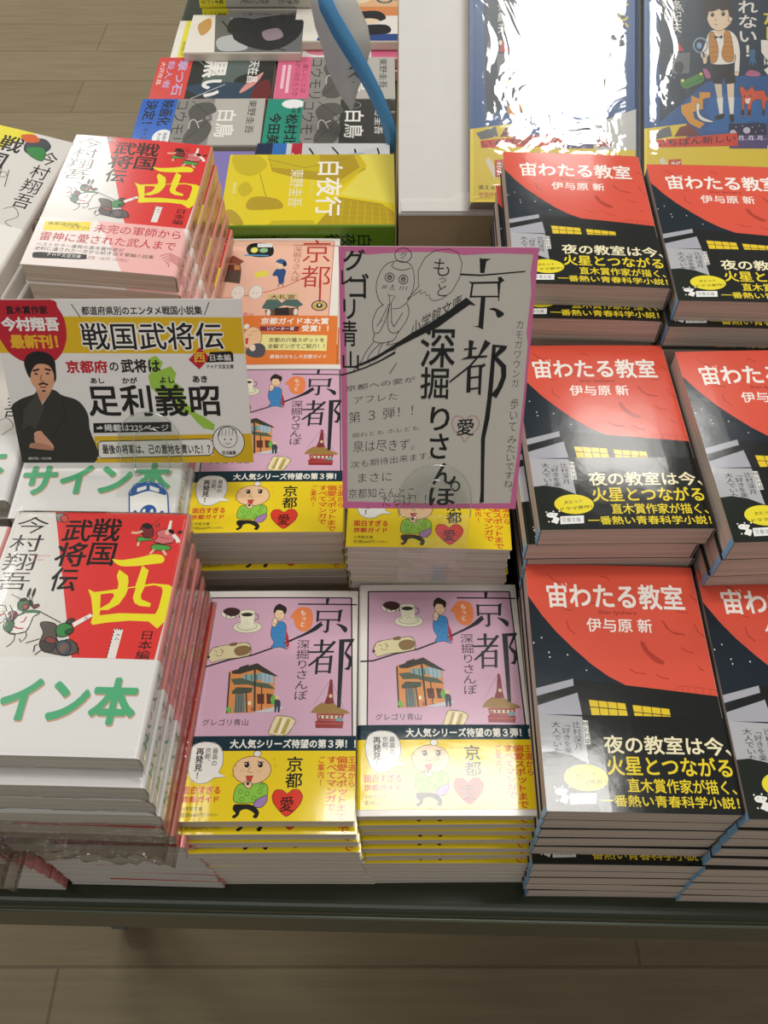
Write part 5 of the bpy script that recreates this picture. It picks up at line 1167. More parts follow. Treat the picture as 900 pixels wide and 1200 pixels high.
AUTHOR_CARD = [
 ('P','#e0b81d',[(0.2,9.8),(149.3,11.1),(149.7,33.2),(-0.9,32.3)]),
 ('P','#e0b81d',[(49.4,86.8),(149.8,85.1),(150.1,105.1),(47.2,105.1)]),
 ('C','#c01f31',[(6.5,-0.1),(36.1,0),(40,4.9),(42.7,11.5),(42.8,20.1),(41,26.9),(36.9,33.7),(30.2,38.6),(21.2,39.6),(12.8,37.5),(5.9,32.5),(2.4,25.6),(-0.9,17.9),(-1.3,8.3),(2.6,1.3)]),
 ('T','直木賞作家',8.5,3.6,33.6,8.7,'#1a1416',0.035),
 ('T','今村翔吾',4.2,10.4,39.2,19,'#f2efec',0.05),
 ('T','最新刊！',7.5,20.9,36.6,29.7,'#e8b32a',0.05),
 ('C','#34332e',[(-0.2,68.2),(5.9,62.4),(15.6,58.8),(19.1,56.3),(28.6,55.8),(33.5,59.4),(42.8,63),(47.5,71.4),(47.3,81.9),(46.8,105),(0.7,105.2),(-0.3,84.1)]),
 ('P','#34332e',[(1.8,99.4),(47.8,99.3),(46.9,105.2),(0.3,105.4)]),
 ('P','#45443c',[(19,56.8),(21.1,67.2),(12.8,82),(9.9,78.8),(4.2,82),(7.6,69.2)]),
 ('P','#cfcbc2',[(18.4,57.3),(19.9,65.6),(25.6,58.9),(27.1,56.3),(22.4,59.9),(19.8,58.8)]),
 ('C','#cd9472',[(18.4,54.7),(27.4,54.2),(27,56.8),(20.2,64),(18.4,58.8)]),
 ('C','#dda27f',[(15.5,46.6),(17.6,40.6),(21.8,36.1),(28.8,35.6),(32,39.6),(32.1,45.6),(30,51.7),(26.6,56.3),(22.8,58),(18.7,55.8),(16,51.7)]),
 ('C','#1e1b1a',[(13.5,38.5),(16.5,33.6),(22.7,31.3),(29.3,32.7),(32.5,36.7),(32.4,42.6),(31.6,48.7),(30,50.7),(30.5,45.1),(28,40.1),(21.2,39.6),(16.8,44.6),(15.7,48.1),(14.2,45.6)]),
 ('S','#2a1f1b',1.2,[(18,43.8),(22.1,42.6)]),
 ('S','#2a1f1b',1.2,[(25.6,42.4),(29.3,43.4)]),
 ('E','#2a1f1b',19.7,45.6,1.2,0.6),
 ('E','#2a1f1b',26.8,45.4,1.2,0.6),
 ('S','#8a5543',0.6,[(23,46.1),(21.5,49.6),(23.5,50.5)]),
 ('S','#3a2620',1.3,[(20,52.5),(23,51.5),(25.9,52.7)]),
 ('S','#8a4a40',0.9,[(20.7,54.1),(24.5,54.1)]),
 ('E','#3a2620',22.5,56.6,1.4,0.6),
 ('C','#dba184',[(11.3,84.7),(15.7,83),(17.3,85.2),(22.1,92.8),(21.1,95.5),(15.4,92.8),(11.1,91.2)]),
 ('C','#bd876c',[(9.1,91.2),(17.6,92.2),(21.7,95.2),(19.9,96.3),(7.9,94.8),(6.6,93.4)]),
 ('S','#242420',0.5,[(33.5,59.4),(32.9,74.5),(21.3,88.4)]),
 ('S','#242420',0.5,[(5.9,62.4),(5.2,76.6),(11.3,87.4)]),
 ('T','撮影写真／小松大輔',4.4,101,19.1,102.9,'#e6e4e0',0),
 ('S','#333',0.5,[(48.4,2.7),(52.6,10.7)]),
 ('S','#333',0.5,[(130.8,1.8),(127.2,9.7)]),
 ('T','都道府県別のエンタメ戦国小説集',53.8,4.1,126.1,9.4,'#1c1a18',0.03),
 ('T','戦国武将伝',50.7,13.3,137.9,31.5,'#f4f1ec',0.085),
 ('T','戦国武将伝',51.4,14,137.2,30.7,'#1c1a18',0.016),
 ('P','#c01f31',[(114.9,36.9),(122.6,29.2),(128.2,35.7),(120.9,43)]),
 ('T','西',118.2,32.3,125.1,38.7,'#e8c23a',0.03),
 ('P','#1c1a18',[(128.5,32.2),(141.3,31.7),(142.5,33.2),(142.5,38.1),(125.6,38.7)]),
 ('T','日本編',128.2,33.5,140.9,37.7,'#f2efec',0.01),
 ('T','ＰＨＰ文芸文庫',125.9,39.9,142.2,42.7,'#222',0.02),
 ('P','#9ec94a',[(90.2,36.4),(94.9,34.3),(99,38.6),(96.3,43.6),(103.7,41),(106.3,45.5),(104.6,50.9),(109.2,54.6),(110,63.9),(116.3,71.4),(121.4,74.3),(127.2,79),(126.3,82.9),(119.8,81.3),(115.8,77.1),(112.7,72.4),(104,69.5),(103.1,62),(94.4,60.1),(89.7,54.6),(88.9,47.2),(92,43.6)]),
 ('T','京都府',38.8,37.1,64.6,45.3,'#c01f31',0.04),
 ('T','の',65.7,38.5,71.3,43.9,'#1c1a18',0.03),
 ('T','武将は',72.8,36.4,97,45,'#1c1a18',0.035),
 ('T','あし',52.6,48.2,61.2,51.9,'#1c1a18',0.04),
 ('T','かが',72.2,47.9,81.8,52,'#1c1a18',0.04),
 ('T','よし',95.6,47.6,104.8,51.7,'#1c1a18',0.04),
 ('T','あき',116.1,47,125.2,51.4,'#1c1a18',0.04),
 ('T','足利義昭',48.8,52.7,131.7,73.3,'#1c1a18',0.028),
 ('P','#1c1a18',[(50.1,77.9),(99.6,77.1),(99.2,83.7),(49.4,84.5)]),
 ('T','⇒掲載は225ページ',51.8,78.7,97.7,83.3,'#f2efec',0.015),
 ('C','#f0eee8',[(51.1,91.7),(53.2,90.2),(90.9,89.5),(122.8,88.7),(124.9,90.6),(129.1,92.9),(124.9,94.9),(124.2,98.5),(121.7,100),(89.5,100.9),(52,101.9),(50.2,100.3)]),
 ('S','#222',0.6,[(51.1,91.7),(53.2,90.2),(90.9,89.5),(122.8,88.7),(124.9,90.6),(129.1,92.9),(124.9,94.9),(124.2,98.5),(121.7,100),(89.5,100.9),(52,101.9),(50.2,100.3),(51.1,91.7)]),
 ('T','最後の将軍は、己の意地を貫いた！？',53.3,92.3,122.7,99,'#1c1a18',0.03),
 ('E','#f0eee8',134.9,90.6,10.1,10.7),
 ('O','#222',0.50,134.9,90.6,10.1,10.7),
 ('O','#222',0.40,134.6,87.7,6.1,7),
 ('S','#222',0.4,[(128.9,86.7),(130.6,81.9),(135.2,80.5),(140,82.5),(140.7,87.7)]),
 ('S','#222',0.3,[(131.8,82.1),(131,86.7)]),
 ('S','#222',0.3,[(134,82.1),(133.2,86.7)]),
 ('S','#222',0.3,[(136.1,82.1),(135.4,86.7)]),
 ('S','#222',0.3,[(138.3,82.1),(137.5,86.7)]),
 ('E','#222',132.7,89,0.5,0.6),
 ('E','#222',136.6,89,0.5,0.6),
 ('S','#222',0.4,[(132.8,91.6),(134.4,92.3),(136.1,91.6)]),
 ('T','担当編集',130.1,96.8,139.1,99.6,'#1c1a18',0.03),
]
# ------------------------------------------------------------------ book kinds
def band_fill(c, v0, v1, a=-20, b=240): return ('P', c, [(a, v0), (b, v0), (b, v1), (a, v1)])

kind('red', 'moon_paperback', 105, 152, 16.2, 'R', '#16222c', RED_COVER, rough=0.14, band=(98.5, '#1b1d1b', RED_BAND, 0.1), pages='#d6c6ba', flap='#84bdea')
kind('lilac', 'guidebook', 105, 152, 9.6, 'L', '#e6e1da', LILAC_COVER, spine_col='#e6e1da',
     band=(101.3, '#f0d31f', [band_fill('#15323d', 101.3, 110.6)] + LILAC_BAND, 0.09), pages='#ddd3c6')
kind('salmon', 'guidebook', 105, 152, 9.6, 'L', '#efe9e1', SALMON_COVER, band=(97.6, '#e57d34', SALMON_BAND, 0.25), pages='#ddd3c6')
SP_TXT = [('V', '戦国武将伝　西日本編', -3.2, 14, 3.2, 92, '#1f1a18', 0.0)]
SP_BAND = [('V', 'サイン本', -5.2, 101, 5.2, 146, '#52a06f', 0.03, 'spine')]
kind('signed', 'samurai_paperback', 105, 152, 13.6, 'R', '#dfdbd5', WARLORD_COVER, spine_col='#e08f8c', spine_art=SP_TXT,
     band=(97.5, '#e2e1df', SIGNED_BAND + SP_BAND, 0.3), pages='#d9d2c8', film=(0.25, 3.0, 4))
kind('signed_train', 'samurai_paperback', 105, 152, 13.6, 'R', '#dfdbd5', WARLORD_COVER, spine_col='#e08f8c', spine_art=SP_TXT,
     band=(97.5, '#e2e1df', SIGNED_BAND + SP_BAND, 0.3), pages='#d9d2c8', film=(0.25, 2.0, 9))
kind('signed_puffy', 'samurai_paperback', 105, 152, 13.6, 'R', '#dfdbd5', [band_fill('#dd3a37', 0, 152, 22, 104)], spine_col='#e08f8c', spine_art=SP_TXT,
     pages='#d9d2c8', film=(2.0, 13.0, 6, FILM_ROUGH))
kind('plain', 'samurai_paperback', 105, 152, 14.0, 'R', '#dfdbd5', [('P', '#c9362f', [(30, 0), (104, 0), (104, 152), (30, 152)])], spine_col='#e08f8c', spine_art=SP_TXT, pages='#d6d2cc')
kind('warlord', 'samurai_paperback', 105, 152, 13.8, 'R', '#dfdbd5', WARLORD_COVER, spine_col='#dfa08c', spine_art=SP_TXT,
     band=(101.5, '#f3e7e2', WARLORD_BAND + [('V', '武将', -3, 104, 3, 150, '#b5555a', 0.02, 'spine')], 0.2), pages='#d8cabb')
EAST = [('P', '#ebdf2e', [(0, 0), (74, 0), (32, 64), (0, 74)]), ('T', '戦', 54, 9, 71, 27, '#1b1713', 0.022), ('T', '国', 50, 30, 66, 48, '#1b1713', 0.022), ('V', '今村翔吾', 86, 16, 100, 82, '#1b1713', 0.0),
        ('K', '#4b4f55', 0.4, '#221d1a', [(72, 10), (82, 4), (90, 12), (84, 24), (74, 22)]), ('C', '#d9622d', [(65, 6), (74, 2), (80, 8), (72, 12)]), ('K', '#3f8a4a', 0.4, '#221d1a', [(74, 18), (86, 14), (90, 28), (80, 26)]),
        ('K', '#3f7a4a', 0.4, '#221d1a', [(48, 68), (60, 62), (68, 70), (64, 84), (52, 82)]), ('K', '#b84c48', 0.4, '#221d1a', [(46, 76), (56, 74), (60, 86), (50, 92)]), ('C', '#2f2a28', [(56, 60), (64, 58), (68, 66), (60, 68)]),
        ('S', '#5b3a32', 0.6, [(66, 44), (72, 70)]), ('S', '#5b3a32', 0.6, [(72, 46), (76, 64)]), ('O', '#5b544e', 0.4, 70, 52, 2.5, 3),
        ('S', '#4b4742', 0.5, [(84, 86), (90, 82), (96, 90), (90, 98), (98, 102)], 's'), ('S', '#4b4742', 0.5, [(80, 92), (86, 98), (82, 104)], 's')]
EAST_BAND = [('P', '#f0d92c', [(58, 114), (82, 120), (82, 130), (58, 124)]), ('T', '一人ずつ！', 60, 120, 80, 127, '#2a2522', 0)] + \
            [('S', '#b5555a', 0.9, [(62+3*i, 102+2*i), (72+2*i, 106+i), (82+i, 104+2*i)], 's') for i in range(5)]
kind('east', 'samurai_paperback', 105, 152, 13.8, 'R', '#dfdbd5', EAST, spine_col='#e9e2da', spine_art=SP_TXT, band=(101.5, '#f3efe8', EAST_BAND, 0.2), pages='#d8cabb')
kind('signed_east', 'samurai_paperback', 105, 152, 13.6, 'R', '#dfdbd5', EAST, spine_col='#e9e2da', spine_art=SP_TXT,
     band=(97.5, '#e2e1df', SIGNED_BAND, 0.3), pages='#d9d2c8', film=(0.25, 2.0, 12))
kind('white', 'samurai_paperback', 105, 152, 13.6, 'R', '#e9e4dd', [('P', '#d98a88', [(103.2, 0), (105.2, 0), (105.2, 152), (103.2, 152)])], spine_col='#e08f8c', spine_art=SP_TXT, pages='#d9d2c8')
kind('night', 'thick_paperback', 105, 152, 29.0, 'R', '#e2cc22',
     YELLOW_COVER + [('T', '白夜行', 12, 47, 92, 70, '#f4f1e2', 0.02), ('T', '東野圭吾', 24, 82, 79, 94.5, '#e6e0c0', 0.012), ('T', 'びゃくやこう', 42, 73, 66, 76, '#e9dfa8', 0), ('T', '集英社文庫', 44, 142, 60, 145, '#efe9c8', 0)],
     spine_col='#6f9a2c', spine_art=[('V', '白夜行', -7, 20, 7, 62, '#20301a', 0.01), ('V', '東野圭吾', -5, 92, 5, 135, '#20301a', 0.01)], pages='#cfc0a4')

def cross_swan(dark, bc, btxt):
    bg = '#3f3e3b' if dark else '#b9b5ae'; kana = '#3a3733'
    art = [('P', '#8f8c86', [(0, 62), (105, 62), (105, 152), (0, 152)]), ('P', bg, [(0, 0), (105, 0), (105, 62), (0, 62)]),
           ('C', '#5c5a55', [(10, 66), (30, 58), (44, 70), (66, 60), (95, 66), (105, 80), (92, 92), (60, 86), (30, 92), (12, 84)]),
           ('S', '#45443f', 1.2, [(5, 90), (45, 62)]), ('S', '#45443f', 1.2, [(45, 62), (100, 92)]), ('S', '#45443f', 0.8, [(50, 60), (50, 90)]),
           ('T', '白鳥', 28, 33, 88, 56, '#f1eee8', 0.02), ('T', 'と', 48, 72, 70, 88, '#c9c6c0', -0.01),
           ('T', 'コウモリ', 6, 93, 104, 108, kana, -0.005), ('T', '東野圭吾', 4, 10, 80, 20, '#ddd8d0' if dark else '#4b4844', 0.01), ('O', '#d0ccc4', 0.5, 14, 44, 7, 7)]
    return art, (108, bc, btxt, 0.25)
a, b = cross_swan(False, '#1f63c4', [('T', '映画化', 4, 111, 62, 127, '#101318', 0.03), ('T', '決定！', 4, 131, 58, 146, '#101318', 0.03), ('E', '#eef0f0', 88, 116, 17, 12), ('T', '映画化', 78, 111, 98, 116, '#3a4a66', 0.01), ('T', '全公開', 78, 118, 98, 122, '#3a4a66', 0.01), ('T', 'キャスト', 68, 134, 100, 142, '#101318', 0.0)])
kind('swan_one', 'crosswise_paperback', 105, 152, 13, 'R', '#b9b5ae', a, band=b, spine_col='#a29e97', pages='#cbbfae')
a, b = cross_swan(True, '#1f8f78', [('T', '松村北', 36, 112, 104, 127, '#101815', 0.03), ('T', '今田美', 34, 132, 104, 147, '#101815', 0.03), ('E', '#eef0f0', 12, 120, 11, 14), ('T', '映画化', 20, 110, 34, 114, '#101815', 0.02), ('T', '決定', 20, 116, 34, 121, '#101815', 0.02)])
kind('swan_two', 'crosswise_paperback', 105, 152, 13, 'R', '#3f3e3b', a, band=b, spine_col='#6b6963', pages='#cbbfae')
a, b = cross_swan(False, '#dc6a8c', [('T', '優しいことは', 20, 112, 92, 119, '#8c2c4c', 0.0), ('T', 'ちがいのだろうか', 8, 121, 100, 129, '#8c2c4c', 0.0), ('R', 0)][:2] + [('P', '#f0c3cf', [(22, 134), (92, 134), (92, 138), (22, 138)]), ('P', '#f0c3cf', [(22, 141), (82, 141), (82, 145), (22, 145)])])
kind('swan_pink', 'crosswise_paperback', 105, 152, 13, 'R', '#b9b5ae', a, band=b, spine_col='#a29e97', pages='#cbbfae')
kind('black_art', 'crosswise_paperback', 105, 152, 13, 'R', '#2b2e2c',
     [('C', '#5c6a66', [(0, 40), (30, 20), (60, 50), (105, 30), (105, 80), (60, 90), (20, 70)]), ('C', '#33485a', [(70, 30), (100, 20), (104, 70), (80, 110), (66, 80)]), ('C', '#d9968c', [(40, 14), (70, 22), (92, 40), (70, 34)]),
      ('C', '#6e2a2c', [(60, 6), (100, 2), (104, 24), (70, 20)]), ('T', '黒い', 6, 62, 100, 92, '#efece6', 0.04), ('T', '天在昌', 8, 20, 66, 34, '#e9e6e0', 0.03), ('S', '#cfd4d0', 1.2, [(70, 60), (104, 100)]), ('S', '#9fb0ac', 1.0, [(10, 100), (50, 70)])],
     band=(108, '#d9473f', [('T', '撃つ石', 8, 113, 96, 126, '#c7b3dc', 0.02), ('T', '殺人者', 10, 130, 80, 139, '#c7b3dc', 0.01), ('T', '大沢在昌', 12, 142, 70, 148, '#f0e2d8', 0.01)], 0.25), spine_col='#b8433c', pages='#cbbfae')
kind('ink_art', 'crosswise_paperback', 105, 152, 13, 'R', '#8e8f90',
     [('C', '#3c4044', [(0, 10), (40, 4), (70, 30), (60, 70), (90, 100), (40, 96), (0, 80)]), ('C', '#c9cac8', [(50, 40), (80, 30), (100, 60), (80, 90)]), ('C', '#b98f9c', [(20, 20), (50, 16), (50, 34), (24, 36)]), ('C', '#2f3336', [(70, 6), (104, 10), (104, 40), (84, 30)]),
      ('C', '#d8d4c6', [(10, 90), (50, 84), (70, 100), (40, 108)]), ('S', '#2f3336', 1.5, [(10, 60), (60, 50), (100, 80)], 's')],
     band=(108, '#e6df3a', [('T', '感涙', 30, 112, 96, 128, '#c9b82a', 0.02), ('T', '話題作', 60, 132, 100, 140, '#7a7426', 0.01), ('P', '#eeeae0', [(0, 143), (105, 143), (105, 152), (0, 152)])], 0.3), spine_col='#c9c4b8', pages='#cbbfae')
kind('pale_art', 'crosswise_paperback', 105, 152, 13, 'R', '#ece6da',
     [('P', '#6d6e70', [(0, 0), (105, 0), (105, 112), (0, 122)]), ('C', '#c99a5a', [(10, 128), (40, 124), (60, 134), (30, 142)]), ('C', '#b9bcbc', [(60, 90), (95, 70), (100, 104), (70, 112)]), ('S', '#d9dada', 1.5, [(10, 100), (50, 60), (95, 50)], 's'), ('S', '#202224', 2.0, [(20, 110), (70, 80), (100, 20)], 's'), ('C', '#2f3032', [(0, 10), (60, 4), (100, 40), (70, 90), (20, 80)]), ('C', '#94848c', [(40, 34), (64, 26), (74, 46), (50, 54)]), ('C', '#2f3134', [(20, 60), (60, 70), (50, 100), (10, 96)])], spine_col='#ddd6c8', pages='#cbbfae')
kind('pink_dots', 'crosswise_paperback', 105, 152, 13, 'R', '#eee6e2',
     [('E', '#dd7f98', 78, 118, 20, 22), ('C', '#e39ab0', [(0, 60), (40, 70), (60, 100), (30, 130), (0, 120)]), ('T', '夜明け', 10, 136, 70, 146, '#a56', 0.0), ('P', '#d76a8c', [(0, 0), (105, 0), (105, 50), (0, 50)])], spine_col='#e0a0b0', pages='#cbbfae')
kind('orange_comic', 'crosswise_paperback', 105, 152, 13, 'R', '#e2b483',
     [('P', '#d9783c', [(0, 0), (20, 0), (20, 152), (0, 152)]), ('S', '#c2573a', 1.4, [(40, 20), (60, 40), (50, 70), (80, 100)], 's'), ('T', 'ひめ', 30, 20, 95, 50, '#2f6a72', 0.02), ('C', '#e9d6b4', [(50, 60), (90, 60), (95, 110), (60, 120)]), ('T', '上田恵介', 4, 40, 18, 46, '#6a3a20', 0)], spine_col='#d9a878', pages='#cbbfae')
kind('ink_comic', 'crosswise_paperback', 105, 152, 13, 'R', '#e9e4da',
     [('P', '#d98a52', [(0, 0), (34, 0), (34, 110), (0, 110)]), ('C', '#1f1e20', [(20, 40), (44, 30), (56, 60), (40, 80), (24, 70)]), ('C', '#1f1e20', [(60, 30), (84, 26), (90, 70), (66, 74)]), ('C', '#2d4a86', [(86, 10), (104, 12), (104, 60), (90, 54)]), ('C', '#2d4a86', [(80, 80), (104, 90), (104, 120), (84, 110)]),
      ('E', '#e8cfb2', 50, 52, 8, 14), ('T', '21', 40, 84, 70, 96, '#2a2a2a', 0.02)], spine_col='#d8cfc0', pages='#cbbfae')
kind('spine_yellow', 'thick_paperback', 105, 152, 19, 'R', '#b5b2a8', [], spine_col='#b9b6ac',
     spine_art=[('P', '#e0d62c', [(72.5, 108), (93.6, 108), (93.6, 152), (72.5, 152)])][:0] + [('V', '真夏の方程式', -5.5, 56, 5.5, 96, '#4a4640', 0.0), ('V', '東野圭', -5.5, 14, 5.5, 44, '#4a4640', 0.0)],
     band=(116, '#ddd32a', [('V', '累計一千万', -5.5, 119, 5.5, 149, '#2c2a1a', 0.02, 'spine')], 0.3), pages='#cbbfae')
kind('purple', 'crosswise_paperback', 105, 152, 13, 'R', '#8478b8', [('C', '#6a7fc0', [(10, 120), (60, 110), (100, 130), (60, 150)]), ('P', '#3c5aa8', [(60, 100), (105, 100), (105, 152), (60, 152)])], spine_col='#5a66b0', pages='#cbbfae')
kind('kana', 'crosswise_paperback', 105, 152, 13, 'R', '#cfcfd0', [('P', '#2f6fb8', [(0, 118), (105, 118), (105, 152), (0, 152)]), ('P', '#1d2a4a', [(0, 134), (105, 134), (105, 152), (0, 152)]), ('P', '#b8283a', [(0, 100), (105, 100), (105, 112), (0, 112)]), ('T', 'スイス', 20, 101, 95, 111, '#f0eee8', 0.02),
     ('S', '#1a1a1c', 2.2, [(10, 92), (40, 82), (70, 88)], 's'), ('S', '#1a1a1c', 2.2, [(8, 66), (30, 56), (50, 60)], 's'), ('S', '#1a1a1c', 2.2, [(12, 40), (40, 34), (30, 24)], 's'), ('S', '#1a1a1c', 2.0, [(10, 14), (36, 10)]), ('C', '#9fb4cc', [(20, 30), (60, 24), (80, 70), (40, 76)])], spine_col='#c9c4ba', pages='#cbbfae')
kind('picture', 'picture_book', 138, 200, 18, 'R', '#2c5a94', MANGA_COVER, spine_col='#2c5a94', pages='#d9d2c8', rough=0.3, film=(0.07, 3.0, 21, FILM_TAUT))

# ------------------------------------------------------------------ the room
def plank_mat():
    m = bpy.data.materials.new('wood_floor'); m.use_nodes = True; nt = m.node_tree; p = nt.nodes['Principled BSDF']
    tc = nt.nodes.new('ShaderNodeTexCoord'); mp = nt.nodes.new('ShaderNodeMapping'); mp.inputs['Location'].default_value = (0.43, 0.148, 0)
    br = nt.nodes.new('ShaderNodeTexBrick'); br.offset = 0.37; br.inputs['Scale'].default_value = 1; br.inputs['Brick Width'].default_value = 1.22; br.inputs['Row Height'].default_value = 0.18
    br.inputs['Mortar Size'].default_value = 0.0022; br.inputs['Color1'].default_value = lin('#94866a'); br.inputs['Color2'].default_value = lin('#8b7c61'); br.inputs['Mortar'].default_value = lin('#7a6c55')
    n = nt.nodes.new('ShaderNodeTexNoise'); n.inputs['Scale'].default_value = 5; n.inputs['Detail'].default_value = 6; n.inputs['Roughness'].default_value = 0.65
    m2 = nt.nodes.new('ShaderNodeMapping'); m2.inputs['Scale'].default_value = (1.2, 16, 1)
    mx = nt.nodes.new('ShaderNodeMix'); mx.data_type = 'RGBA'; mx.blend_type = 'MULTIPLY'; mx.inputs['Factor'].default_value = 0.55
    r = nt.nodes.new('ShaderNodeValToRGB'); r.color_ramp.elements[0].color = (.62, .60, .56, 1); r.color_ramp.elements[0].position = .3; r.color_ramp.elements[1].position = .7
    L = nt.links.new
    L(tc.outputs['Object'], mp.inputs['Vector']); L(mp.outputs['Vector'], br.inputs['Vector']); L(tc.outputs['Object'], m2.inputs['Vector']); L(m2.outputs['Vector'], n.inputs['Vector'])
    L(n.outputs['Fac'], r.inputs['Fac']); L(br.outputs['Color'], mx.inputs['A']); L(r.outputs['Color'], mx.inputs['B']); L(mx.outputs['Result'], p.inputs['Base Color'])
    p.inputs['Roughness'].default_value = 0.5; p.inputs['Specular IOR Level'].default_value = 0.3
    return m
FLOOR_Z = -0.65
bm = bmesh.new(); add_box(bm, -4, 4, -2, 6, FLOOR_Z-0.05, FLOOR_Z)
tag(obj('floor', bm, plank_mat()), kind='structure')

# ------------------------------------------------------------------ tables
PAINT = mat('#353e2f', 0.22, 0.5, 'board'); DARK = mat('#2a2d2c', 0.5, 0.4, 'board')
def table(x0, x1, y0, y1, ztop, label, yaw=0.0, casters=True):
    t = empty('display_table', label, 'table'); t.location = ((x0+x1)/2, (y0+y1)/2, FLOOR_Z)
    t.rotation_euler = (0, 0, rad(yaw)); hx, hy = (x1-x0)/2, (y1-y0)/2; Z = ztop-FLOOR_Z
    bm = bmesh.new(); add_box(bm, -hx, hx, -hy, hy, Z-0.016, Z, 0.007); obj('table_top', bm, PAINT, t)
    bm = bmesh.new(); add_box(bm, -hx+.003, hx-.003, -hy+.0022, -hy+.02, Z-0.078, Z-0.0165, 0.003)
    add_box(bm, -hx+.003, hx-.003, hy-.02, hy-.002, Z-0.078, Z-0.0165, 0.003); add_box(bm, -hx+.003, -hx+.02, -hy+.0205, hy-.0205, Z-0.078, Z-0.0165, 0.003); add_box(bm, hx-.02, hx-.003, -hy+.0205, hy-.0205, Z-0.078, Z-0.0165, 0.003)
    obj('apron_frame', bm, PAINT, t)
    bm = bmesh.new(); add_tube(bm, [(-hx+.004, -hy+.0012, Z-.0195), (0, -hy+.0012, Z-.0195), (hx-.004, -hy+.0012, Z-.0195)], .0022, 12)
    obj('edge_highlight_strip', bm, mat('#7c8474', .22, .6, 'board', .6), t, True)
    for sx in (-1, 1):
        for sy in (-1, 1):
            cx, cy = sx*(hx-0.06), sy*(hy-0.14)
            bm = bmesh.new(); add_box(bm, cx-.02, cx+.02, cy-.02, cy+.02, 0.095, Z-0.0165, 0.004); lg = obj('leg', bm, DARK, t)
            bm = bmesh.new(); add_box(bm, cx-.026, cx+.026, cy-.026, cy+.026, 0.085, 0.094, 0.002); add_box(bm, cx-.018, cx-.013, cy-.022, cy+.022, 0.03, 0.085); add_box(bm, cx+.013, cx+.018, cy-.022, cy+.022, 0.03, 0.085)
            add_tube(bm, [(cx-.012, cy, .0335), (cx-.009, cy, .0335), (cx+.009, cy, .0335), (cx+.012, cy, .0335)], [.029, .033, .033, .029], 20)
            obj('caster', bm, mat('#59646a', 0.4, 0.5, 'board'), lg)
    return t
table(-0.405, 0.72, 0.134, 0.84, 0.0, 'dark green painted low display table carrying the front piles of paperbacks', -1.2)
table(-0.30, 0.72, 0.85, 1.62, 0.044, 'dark green display table behind, carrying the crosswise paperbacks')

def riser(x0, x1, y0, y1, z0, z1, label):
    o = empty('display_riser', label, 'riser', None); o.location = ((x0+x1)/2*MM, (y0+y1)/2*MM, z0*MM)
    hx, hy, h = (x1-x0)/2*MM, (y1-y0)/2*MM, (z1-z0)*MM
    bm = bmesh.new(); add_box(bm, -hx, hx, -hy, hy, h-.009, h, .001); obj('top_board', bm, mat('#3a3631', .6, .3, 'board'), o)
    bm = bmesh.new(); add_box(bm, -hx+.002, hx-.002, -hy+.002, hy-.002, 0, h-.0093); obj('body', bm, mat('#35322d', .6, .3, 'board'), o)
riser(-390, -133, 336, 472, 0.3, 108, 'dark riser block under the signed books behind the author card')
riser(-131, 88, 322, 476, 0.3, 96, 'dark riser block under the middle pair of lilac guidebook piles')
riser(90, 305, 306, 452, 0.3, 148, 'dark riser block under the middle pair of red-moon piles')
riser(-390, -146, 486, 632, 0.3, 172, 'dark riser block under the two samurai piles in back')
riser(-144, 10, 497, 752, 0.3, 119, 'dark riser block under the salmon guidebooks and thick yellow paperbacks')
riser(88, 305, 474, 622, 0.3, 201, 'dark riser block under the back pair of red-moon piles')

# ------------------------------------------------------------------ front row of piles
A = stack(['lilac']*12, (-69.6, 234, 128, 1.5, 0, 0.2), 0, 11, [0, -4, -5.6, -8.2, -6.6, -6.0, -5.4, -4.8, -4.2, -3.6, -3.0, -2.6], 'lilac guidebook with yellow band in the front pile', 'next to the signed samurai books', 'lilac guidebooks, front pile beside the signed books', 1)
B = stack(['lilac']*12, (36.2, 238, 127.6, 3.2, 0, 0.2), 0, 6, [0, -1.5, -2.5, -4.5, -6.5, -8, -9.6, -8.4, -7.8, -7.2, -6.6, -6], 'lilac guidebook with yellow band in the front pile', 'next to the red-moon paperbacks', 'lilac guidebooks, front pile beside the red-moon books', 2)
A[0]['label'] = 'uncovered top lilac Kyoto guidebook of the front pile next to the signed samurai books'
B[0]['label'] = 'uncovered top lilac Kyoto guidebook with a bright lamp glare across its yellow band'
for ch in B[0].children:
    if ch.name.startswith('paper_band'): ch.location.y += 3.6*MM
C1 = stack(['red']*10, (139.6, 225.4, 170.8, 2.8, 1.2, -0.8), 0, [0, 0.8, 1.4, 1.8, 2.4, 3, 4, 5.5, 7, 9], [0, 0.9, 1.5, 1.7, 1.0, -3.8, -3.2, -2.9, -2.7, -2.6], 'red-moon paperback with black band in the front pile', 'next to the lilac guidebooks', 'red-moon books, front pile beside the lilac guidebooks', 3)
D1 = stack(['red']*10, (245.6, 221, 170.7, 2.3, 0.6, -1.2), 0, [0, 0.2, 0.4, 0.6, 0.8, 1.2, 2, 3, 4.5, 6], [0, -0.8, 0, -0.4, -1.4, -3.2, -2.8, -2.4, -2.2, -2], 'red-moon paperback with black band in the front pile', 'at the photo edge', 'red-moon books, front pile at the edge', 4)
C1[0]['label'] = 'uncovered top red-moon paperback of the front pile next to the lilac guidebooks'
D1[0]['label'] = 'top red-moon paperback of the front pile, cut off by the photo edge'
